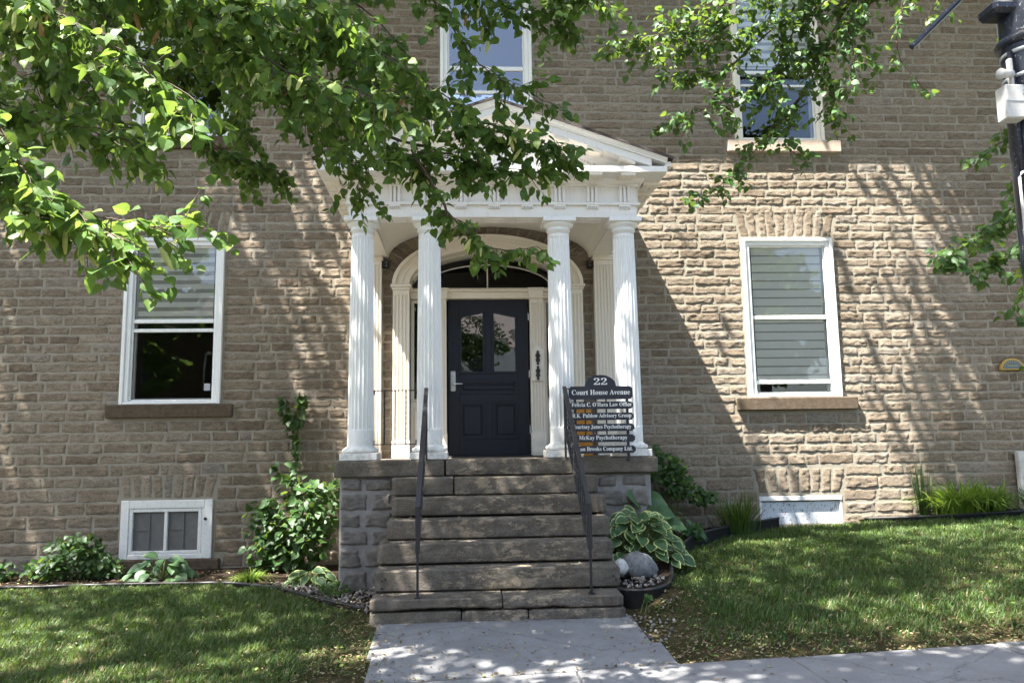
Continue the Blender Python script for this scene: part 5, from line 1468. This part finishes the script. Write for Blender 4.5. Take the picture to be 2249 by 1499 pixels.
bushy('climbing_shrub', 'tall green shrub with upright shoots between left windows and portico', 'shrub', (-2.3, -.35, gz(-2.3, -.35)),
      [(-2.35, -.42, -.90, .46, .24, .44, 290), (-2.1, -.40, -.55, .30, .20, .36, 170), (-2.85, -.4, -.72, .12, .1, .2, 24), (-1.85, -.35, -.25, .12, .1, .2, 30), (-2.62, -.5, -.62, .16, .12, .22, 40), (-2.55, -.45, -1.05, .40, .22, .26, 180), (-2.4, -.28, -.35, .22, .12, .22, 60), (-2.72, -.35, -.55, .16, .1, .16, 36),
       (-2.43, -.15, -.05, .05, .05, .20, 20), (-2.42, -.12, .22, .05, .05, .16, 14), (-2.47, -.14, .48, .12, .06, .14, 34), (-2.60, -.14, .66, .07, .05, .14, 18), (-2.37, -.14, .70, .06, .05, .16, 22), (-2.66, -.18, -.12, .05, .05, .12, 12)],
      pr_, 'shrub_leaf', (.06, .108), 120, None, 14, [[(-2.35, -.3, -.9), (-2.42, -.14, .0), (-2.45, -.14, .4), (-2.62, -.14, .8)], [(-2.45, -.14, .4), (-2.37, -.14, .86)]])
bushy('peony', 'dark leafy peony plant at the foot of the left wall', 'plant', (-4.8, -.62, gz(-4.8, -.62)), [(-4.8, -.6, -1.02, .36, .22, .24, 330), (-5.1, -.65, -1.18, .25, .18, .14, 140), (-4.5, -.65, -1.18, .25, .18, .14, 140)], pr_, 'shrub_leaf', (.045, .085), 60)
bushy('peony', 'leafy plant at the far left edge below the wall', 'plant', (-5.75, -.6, gz(-5.75, -.6)), [(-5.75, -.6, -1.2, .28, .2, .16, 120)], pr_, 'shrub_leaf', (.06, .1), 30)
bushy('columbine', 'light green bushy plant right of the portico pier', 'plant', (2.3, -.3, gz(2.3, -.3)), [(2.2, -.3, -.18, .28, .16, .20, 300), (2.35, -.32, -.40, .24, .16, .16, 200), (2.62, -.35, -.52, .22, .14, .12, 130), (2.12, -.25, 0.02, .08, .08, .12, 36)], pr_, 'light_leaf', (.040, .068), 60)
bushy('rose_bush', 'small low plant between the hosta and the daylily clump', 'plant', (2.28, -1.15, float(bed_r(2.28, -1.15))), [(2.28, -1.15, -.86, .16, .12, .09, 50), (2.15, -1.2, -.75, .06, .05, .12, 10)], pr_, 'hosta_green', (.05, .10), 20)
bushy('ground_plant', 'low bright green plant beside the left pier', 'plant', (-1.62, -2.1, gz(-1.62, -2.1)), [(-1.62, -2.1, -1.25, .17, .12, .08, 140)], pr_, 'light_leaf', (.022, .038), 20)
bushy('seedling', 'tiny weed growing in the pebbles right of the bottom step', 'plant', (1.2, -3.62, gz(1.2, -3.62)), [(1.2, -3.62, -1.12, .05, .05, .05, 8)], pr_, 'light_leaf', (.04, .06), 4, None, 3)
# strap leaved clumps
BL_V = np.array([(-.5, 0, 0), (.5, 0, 0), (-.55, .3, .0), (.55, .3, .0), (-.45, .6, -.0), (.45, .6, 0), (-.28, .85, 0), (.28, .85, 0), (0, 1, 0)])
BL_F = [(0, 1, 3, 2), (2, 3, 5, 4), (4, 5, 7, 6), (6, 7, 8)]
def straps(name, label, cat, x, y, z, n, L, wd, spread, rng, mat, arch_=.6, up=1.0, rad=.1):
    t = root(name, (x, y, z), label, cat)
    V = []; F = []; S = []; T = []; o = 0
    for k in range(n):
        a = rng.uniform(0, 2 * math.pi); d = np.array([math.cos(a), math.sin(a), 0]); l = rng.uniform(*L); sp = rng.uniform(.25, 1) * spread
        b = np.array([x, y, z]) + d * rng.uniform(0, rad) + np.array([rng.normal(0, rad * .4), 0, 0])
        sd = np.cross(d, [0, 0, 1]); m_ = 6; pts = []
        for i in range(m_ + 1):
            s_ = i / m_; rr = l * sp * s_ ** 1.4; hh = l * (up * s_ - arch_ * sp * s_ ** 2.4)
            pts.append(b + d * rr + np.array([0, 0, hh]))
        w0 = wd * rng.uniform(.7, 1.2)
        for i, p in enumerate(pts):
            ww = w0 * (1 - (i / m_) ** 2.5) * .5 + .0006
            V += [p - sd * ww + [0, 0, .15 * ww], p + sd * ww + [0, 0, .15 * ww]]
        i = np.arange(m_) * 2 + o; F.append(np.stack([i, i + 1, i + 3, i + 2], 1)); o += (m_ + 1) * 2; T += [rng.random()] * ((m_ + 1) * 2)
    V = np.array(V); V[:, 1] = np.minimum(V[:, 1], -0.045 - .0 * V[:, 1]); F = np.concatenate(F)
    V[:, 2] = np.maximum(V[:, 2], z - .02)
    stuff(np_mesh('blades', V, F.ravel(), np.full(len(F), 4), mat, t, np.array(T), True))
    return t
straps('daylily_clump', 'dark green strap leaved clump beside the basement board', 'plant', 3.0, -.55, float(bed_r(3.0, -.55)) - .01, 260, (.35, .62), .014, .75, pr_, 'grass', .7, 1.0, .16)
straps('daylily_clump', 'bright green arching grassy clump at the right of the wall', 'plant', 5.95, -.3, gz(5.95, -.3), 420, (.42, .72), .024, 1.0, pr_, 'lime_leaf', .85, 1.0, .20)
straps('daylily_clump', 'second bright green grassy clump nearer the right edge', 'plant', 6.35, -.3, gz(6.35, -.3), 320, (.38, .66), .024, 1.0, pr_, 'lime_leaf', .85, 1.0, .16)
straps('iris_clump', 'thin upright green stalks standing left of the bright clump', 'plant', 5.55, -.2, gz(5.55, -.2), 40, (.5, .80), .014, .18, pr_, 'shrub_leaf', .3, 1.0, .07)
straps('grass_clump', 'dark arching grass at the right edge under the white pipe', 'plant', 6.95, -.35, gz(6.95, -.35), 90, (.3, .5), .012, .8, pr_, 'shrub_leaf', .6, 1.0, .1)
straps('grass_tuft', 'yellow green grass tuft at the edge of the left bed', 'plant', -2.72, -1.02, gz(-2.72, -1.02), 200, (.18, .30), .010, .95, pr_, 'lime_leaf', .85, .75, .10)
# hostas: each leaf a part, blade with or without a pale margin
def hosta_leaf_mesh(var):
    v, f = [], []
    rows = [(0, .02), (.08, .20), (.22, .36), (.40, .43), (.60, .38), (.78, .26), (.92, .11), (1.02, .0)]
    zf = lambda x, y: .10 * abs(x) / .43 - .30 * y * y + .10 * y
    for y, wd in rows:
        for k in (-1, -.78, 0, .78, 1): v.append((k * wd, y, zf(k * wd, y)))
    fi = []; fe = []
    for r in range(len(rows) - 1):
        for k in range(4):
            q = (r * 5 + k, r * 5 + k + 1, r * 5 + 6 + k, r * 5 + 5 + k)
            (fe if k in (0, 3) or r == len(rows) - 2 else fi).append(q)
    me = bpy.data.meshes.new('leaf'); me.from_pydata(v, [], fi + fe); me.materials.append(MAT['hosta_green']); me.materials.append(MAT['hosta_edge'])
    me.polygons.foreach_set('material_index', [0] * len(fi) + ([1] * len(fe) if var[0] else [0] * len(fe)))
    me.polygons.foreach_set('use_smooth', [True] * len(me.polygons))
    a = me.attributes.new('tint', 'FLOAT', 'POINT'); a.data.foreach_set('value', np.full(len(v), var[1], np.float32)); return me
HL = {(e, t): hosta_leaf_mesh((e, t)) for e in (0, 1) for t in (.1, .5, .9)}
def hosta(label, x, y, z, leaves, r, h, size, edged, rng, squash=.6, narrow=1.0):
    t = root('hosta', (x, y, z), label, 'hosta', 'hostas in the beds'); T = []
    for k in range(leaves):
        ring_ = (k + .5) / leaves; a = k * 2.4 + rng.normal(0, .25)
        el = 1 - ring_
        d = np.array([math.cos(a), math.sin(a) * squash, 0]); p = np.array([x, y, z]) + d * r * (.12 + .88 * ring_ ** .7) + np.array([0, 0, h * (.10 + .90 * el)]) + rng.normal(0, .012, 3)
        ax = d * .9 + np.array([0, -.35, -.05 - .55 * ring_ + .8 * max(0, el - .8)]) + rng.normal(0, .18, 3); up = np.array([0, -.85, .85]) + d * .35 + rng.normal(0, .2, 3)
        s = size * rng.uniform(.75, 1.2); R = frames(ax[None], up[None])[0] * s; R[:, 0] *= narrow
        M = Matrix(np.vstack([np.hstack([R, p[:, None]]), [0, 0, 0, 1]]))
        o = bpy.data.objects.new('leaf', HL[(edged, (.1, .5, .9)[int(rng.integers(3))])]); COL.objects.link(o); o.parent = t; o.matrix_parent_inverse = WINV[t.name]; o.matrix_basis = M
        T.append((resample([np.array([x, y, z - .01]), (np.array([x, y, z]) + p) / 2 + [0, 0, .03], p], .04), None))
    stuff(tubes_mesh('stalks', [(q, np.full(len(q), .004)) for q, _ in T], 'stem', t))
hosta('large hosta with cream edged leaves beside the steps', 1.40, -2.25, float(bed_r(1.40, -2.25)), 100, .46, .50, .145, 1, pr_, .6)
hosta('dark green hosta behind the cream edged one, against the pier', 1.52, -1.78, float(bed_r(1.52, -1.78)), 26, .40, .62, .25, 0, pr_, .35)
hosta('low green hosta under the left basement window', -3.78, -.72, gz(-3.78, -.72), 34, .36, .24, .17, 0, pr_, .5, .8)
hosta('small white edged hosta in the left bed near the pier', -1.98, -1.4, gz(-1.98, -1.4), 30, .26, .17, .14, 1, pr_, .6, .75)
# boulders and pebbles
def boulder(name, label, c, r, mat, seed):
    bm_v = []; bm_f = []; nu, nv = 20, 12
    for j in range(nv + 1):
        for i in range(nu):
            th = math.pi * j / nv; ph = 2 * math.pi * i / nu
            d = np.array([math.sin(th) * math.cos(ph), math.sin(th) * math.sin(ph), math.cos(th)])
            k = 1 + .55 * float(fbm(np.array(d[0] * 1.4 + d[2] + seed), np.array(d[1] * 1.4 - d[2] * .6 + seed), 3))
            k += .20 * float(fbm(np.array(d[0] * 4.2 + d[2] * 2 + seed), np.array(d[1] * 4.2 - d[2] * 2.4), 3)); k += .0
            bm_v.append((c[0] + r[0] * d[0] * k, c[1] + r[1] * d[1] * k, c[2] + r[2] * d[2] * k))
    for j in range(nv):
        for i in range(nu): bm_f.append((j * nu + i, (j + 1) * nu + i, (j + 1) * nu + (i + 1) % nu, j * nu + (i + 1) % nu))
    mb = MB(); mb.add(bm_v, bm_f); return tag(obj(name, mb, mat, None, True), label, 'rock', 'two rocks beside the steps')
boulder('boulder', 'smaller whitish round rock touching the steps', (1.09, -2.92, -.985), (.075, .07, .075), 'boulder_w', 3)
boulder('boulder', 'larger grey rock right of the whitish one', (1.27, -2.88, -.985), (.165, .11, .125), 'boulder_g', 8)
ICO = [(0, 0, 1), (.89, 0, .45), (.28, .85, .45), (-.72, .53, .45), (-.72, -.53, .45), (.28, -.85, .45), (.72, .53, -.45), (-.28, .85, -.45), (-.89, 0, -.45), (-.28, -.85, -.45), (.72, -.53, -.45), (0, 0, -1)]
ICF = [(0, 1, 2), (0, 2, 3), (0, 3, 4), (0, 4, 5), (0, 5, 1), (1, 6, 2), (2, 7, 3), (3, 8, 4), (4, 9, 5), (5, 10, 1), (6, 7, 2), (7, 8, 3), (8, 9, 4), (9, 10, 5), (10, 6, 1), (11, 7, 6), (11, 8, 7), (11, 9, 8), (11, 10, 9), (11, 6, 10)]
def pebbles(label, pts, fz, rng, size=(.008, .022)):
    n = len(pts); P = np.column_stack([pts, fz(pts[:, 0], pts[:, 1]) + .008]); q = rng.normal(0, 1, (n, 3)); R = frames(q, rng.normal(0, 1, (n, 3)))
    s = rng.uniform(*size, n)[:, None] * np.column_stack([rng.uniform(.7, 1.4, n), rng.uniform(.7, 1.2, n), rng.uniform(.5, .9, n)])
    o = stuff(scatter('pebbles', ICO, ICF, P, R, s, np.clip(rng.normal(.5, .28, n), 0, 1), 'pebble', None, True)); return tag(o, label, 'pebbles')
def poly_pts(poly, n, rng):
    poly = np.array(poly); lo, hi = poly.min(0), poly.max(0); out = []
    p = rng.uniform(lo, hi, (n * 6, 2)); x, y = p[:, 0], p[:, 1]; c = np.zeros(len(p), bool); j = len(poly) - 1
    for i in range(len(poly)):
        xi, yi = poly[i]; xj, yj = poly[j]
        c ^= ((yi > y) != (yj > y)) & (x < (xj - xi) * (y - yi) / (yj - yi + 1e-12) + xi); j = i
    return p[c][:n]
pebbles('pebbles scattered in the left bed beside the steps', poly_pts([(-2.5, -1.25), (-1.65, -1.6), (-1.15, -2.0), (-1.12, -3.2), (-1.3, -2.75), (-2.0, -1.85)], 420, pr_), lambda x, y: G(x, y) + .04, pr_)
pebbles('pebbles inside the hosta bed around the two rocks', poly_pts([(1.02, -2.7), (1.08, -3.4), (1.25, -3.42), (1.42, -3.2), (1.5, -2.9), (1.3, -2.75)], 90, pr_), lambda x, y: bed_r(x, y) + .012, pr_, (.009, .024))
pebbles('pebbles on bare soil right of the bottom step', poly_pts([(1.0, -3.45), (1.02, -4.2), (1.18, -4.3), (1.45, -3.55), (1.2, -3.5)], 70, pr_), lambda x, y: G(x, y) + .008, pr_, (.008, .018))

# ------------------------------------------------------------------ grass and litter
def edge_y(path, x):
    pa = np.array(sorted(path)); return np.interp(x, pa[:, 0], pa[:, 1])
def lawn_mask(x, y):
    left = (x < -1.02) & (y < edge_y(EDGE_L, x) - .04) & ((x < -1.15) | (y < -3.65))
    er = np.where(x < 1.5, -3.5, np.where(x < 3.66, edge_y(EDGE_R[4:], x), np.where(x < 4.78, -.12, edge_y(EDGE_R2, x))))
    right = (x > 1.12 + .1 * (y < -4)) & (y < er - .05)
    return (left | right) & (y > -4.79)
gr_ = np.random.default_rng(77)
n = 330000
x = gr_.uniform(-6.2, 7.6, n); y = gr_.uniform(-4.8, -.1, n)
xl = -.307 - (y + 10.363) * .60; xr = -.307 + (y + 10.363) * .74
ok = lawn_mask(x, y) & (x > xl - .3) & (x < xr + .3); x, y = x[ok], y[ok]
# thin and bare where the photograph shows soil: by the pavement, the path and the hosta bed
den = .58 + 1.1 * fbm(x * 1.3, y * 1.3, 4)
bare = sstep(-4.15, -4.75, y) * .65 * (x > 0) + (1 - sstep(1.2, 1.85, x)) * (x > 0) * .72 + sstep(-1.75, -1.15, x) * (x < 0) * .7
den = np.clip(den - bare + .25, .03, 1)
ok = gr_.random(len(x)) < den; x, y, den = x[ok], y[ok], den[ok]; n = len(x)
P = np.column_stack([x, y, G(x, y) + .004]); a = gr_.uniform(0, 2 * math.pi, n)
lean = gr_.uniform(.1, .9, n); A = np.column_stack([np.cos(a) * lean, np.sin(a) * lean, np.ones(n)]); U = np.column_stack([np.cos(a + .3), np.sin(a + .3), gr_.uniform(-.2, .6, n)])
hgt = gr_.uniform(.02, .07, n) * (.55 + .6 * den) * np.clip(1 + 1.6 * fbm(x * 4 + 11, y * 4, 3), .5, 1.7); S = np.column_stack([gr_.uniform(.004, .009, n), hgt, hgt])
GB_V = [(-.5, 0, 0), (.5, 0, 0), (.42, .5, .06), (-.42, .5, .06), (0, 1, .28)]; GB_F = [(0, 1, 2, 3), (3, 2, 4)]
tn = np.clip(gr_.normal(.42, .26, n) + .9 * fbm(x * 1.6 + 7, y * 1.6, 4), 0, .9); tn = np.where(gr_.random(n) < .07, 1, tn)
g_o = stuff(scatter('grass', GB_V, GB_F, P, frames(A, U), S, tn, 'grass')); tag(g_o, 'short patchy lawn grass on both sides of the steps', 'grass')
# clover and small broad weeds in the lawn
n = 5200; x = gr_.uniform(-6, 7.4, n); y = gr_.uniform(-4.78, -.2, n); ok = lawn_mask(x, y) & (fbm(x * 1.1 + 3, y * 1.1, 3) > -.02); x, y = x[ok], y[ok]; n = len(x)
A = gr_.normal(0, 1, (n, 3)); A[:, 2] = .25; U = np.column_stack([gr_.normal(0, .3, n), gr_.normal(0, .3, n), np.ones(n)])
c_o = stuff(scatter('clover', QUAD_V, QUAD_F, np.column_stack([x, y, G(x, y) + gr_.uniform(.012, .035, n)]), frames(A, U), gr_.uniform(.018, .04, n), gr_.uniform(.2, 1, n), 'light_leaf')); tag(c_o, 'small broad leaved weeds mixed into the lawn', 'weeds')
# fallen bracts and leaves
LV = [(-.25, 0, 0), (.25, 0, 0), (.3, .5, .08), (-.3, .5, .08), (0, 1, -.02), (0, .5, .0)]; LF = [(0, 1, 2, 5), (0, 5, 3), (3, 5, 4), (5, 2, 4)]
XS = []; 
def lit(n, x0, x1, y0, y1, fz, keep=None, off=.012):
    x = gr_.uniform(x0, x1, n); y = gr_.uniform(y0, y1, n)
    if keep is not None: k = gr_.random(n) < keep(x, y); x, y = x[k], y[k]
    XS.append(np.column_stack([x, y, fz(x, y) + off]))
lit(5200, 1.1, 5.6, -4.84, -3.6, lambda x, y: G(x, y), lambda x, y: sstep(-4.0, -4.78, y) ** 1.6, .02)
lit(1500, 1.1, 2.3, -4.7, -3.2, lambda x, y: G(x, y), lambda x, y: 1 - sstep(1.1, 2.3, x), .02)
lit(1500, -2.0, -1.0, -4.82, -3.2, lambda x, y: G(x, y), lambda x, y: sstep(-2.0, -1.1, x), .02)
lit(5200, -6, 7, -4.7, -.8, lambda x, y: G(x, y), lambda x, y: .75 * lawn_mask(x, y), .03)
lit(1300, -2.6, -1.15, -3.3, -1.2, lambda x, y: G(x, y), lambda x, y: (y > edge_y(EDGE_L, x) - .2) * .8, .05)
lit(600, -6, -2.3, -1.1, -.3, lambda x, y: G(x, y), None, .05)
lit(420, 1.1, 3.5, -3.3, -.2, bed_r, lambda x, y: (y > edge_y(EDGE_R[2:], x)) * .9, .02)
lit(900, -1.0, 1.05, -4.78, -3.6, zwalk, lambda x, y: .3 + .75 * sstep(-.4, -1.0, x) + .4 * (np.abs(y + 4.3) < .05), .016)
lit(110, -1.0, 1.1, -4.82, -4.76, zwalk, None, .02)
lit(380, -3, 4.2, -6.3, -4.82, lambda x, y: zside(x), None, .02)
for i, (yy, z1, z0, xl_, xr_) in enumerate(FL):
    lit(34 + 10 * i, xl_ + .03, xr_ - .03, yy + .02, yy + .22, lambda x, y, z1=z1: x * 0 + z1, lambda x, y: .5 + .5 * (np.abs(x) > .5), .008)
lit(90, -1.05, .95, -3.56, -3.3, lambda x, y: x * 0 - 1.104, None, .008)
P = np.concatenate(XS); n = len(P); a = gr_.uniform(0, 2 * math.pi, n); A = np.column_stack([np.cos(a), np.sin(a), gr_.normal(0, .25, n)]); U = np.column_stack([gr_.normal(0, .35, n), gr_.normal(0, .35, n), np.ones(n)])
s = gr_.uniform(.014, .036, n)
tn = np.clip(gr_.normal(.45, .25, n), 0, .85); tn = np.where(gr_.random(n) < .07, 1.0, tn)
l_o = stuff(scatter('leaf_litter', LV, LF, P, frames(A, U), np.column_stack([s * .8, s, s]), tn, 'litter')); tag(l_o, 'dry fallen leaves and blossom scattered over ground and steps', 'litter')

# ------------------------------------------------------------------ across the street (seen only as reflections)
far = root('pale_house', (2, -27, -1.4), 'pale rendered house across the street, mirrored in the panes', 'house')
mb = MB(); mb.box(-3.5, 9.5, -34, -25, -1.8, 5.2); obj('wall', mb, 'render', far)
mb = MB(); mb.add([(-4, -34.5, 5.2), (10, -34.5, 5.2), (10, -24.5, 5.2), (-4, -24.5, 5.2), (-.5, -29.5, 7.6), (6.5, -29.5, 7.6)], [(1, 0, 4, 5), (0, 3, 4), (3, 2, 5, 4), (2, 1, 5), (0, 1, 2, 3)]); obj('roof', mb, 'roof', far)
for zz0 in (0.0, 3.0):
    for k in range(5):
        x = -2.2 + k * 2.6; mb = MB(); mb.box(x - .5, x + .5, -24.99, -24.93, zz0, zz0 + 1.7); wn_ = obj('window', mb, 'white_paint', far)
        mb = MB(); mb.box(x - .4, x + .4, -24.93, -24.92, zz0 + .1, zz0 + 1.6); obj('pane', mb, 'dark', wn_)
bh = root('brick_house', (-16, -28, -1.6), 'dark brick house across the street, mirrored in the left panes', 'house')
mb = MB(); mb.box(-26, -6.5, -36, -27, -2, 5.6); obj('wall', mb, 'sill_stone', bh)
mb = MB(); mb.add([(-26.5, -36.5, 5.6), (-6, -36.5, 5.6), (-6, -26.5, 5.6), (-26.5, -26.5, 5.6), (-22, -31.5, 8.2), (-10, -31.5, 8.2)], [(1, 0, 4, 5), (0, 3, 4), (3, 2, 5, 4), (2, 1, 5), (0, 1, 2, 3)]); obj('roof', mb, 'roof', bh)
for zz0 in (0.0, 3.0):
    for k in range(6):
        x = -24.2 + k * 3.1; mb = MB(); mb.box(x - .5, x + .5, -26.99, -26.93, zz0, zz0 + 1.7); wn_ = obj('window', mb, 'white_paint', bh)
        mb = MB(); mb.box(x - .4, x + .4, -26.93, -26.92, zz0 + .1, zz0 + 1.6); obj('pane', mb, 'dark', wn_)
for (x, y, s_, lab) in ((-6.5, -21, 1.0, 'tree across the street left of the pale house'), (-14, -23, 1.2, 'far left tree across the street'), (11.5, -20.5, 1.1, 'tree across the street right of the pale house')):
    ft = root('far_tree', (x, y, -1.6), lab, 'tree', 'trees across the street')
    mb = MB(); mb.tube([(x, y, -1.8), (x, y, 1.5), (x + .1, y, 5), (x, y, 8)], [.3, .22, .15, .05], 10); obj('trunk', mb, 'bark', ft, True)
    crown([(x, y, 5.2 * s_, 2.9 * s_, 2.6 * s_, 3.2 * s_, 150, 45)], gr_, 'linden_leaf', ft, (.2, .32))
bt = root('background_tree', (10.5, 7, -.8), 'leafy tree showing past the right corner of the building', 'tree')
mb = MB(); mb.tube([(10.5, 7, -1), (10.5, 7, 3), (10.4, 7, 8)], [.3, .2, .06], 10); obj('trunk', mb, 'bark', bt, True)
crown([(10.5, 7, 4.6, 2.4, 2.6, 3.6, 150, 45)], gr_, 'light_leaf', bt, (.15, .25))
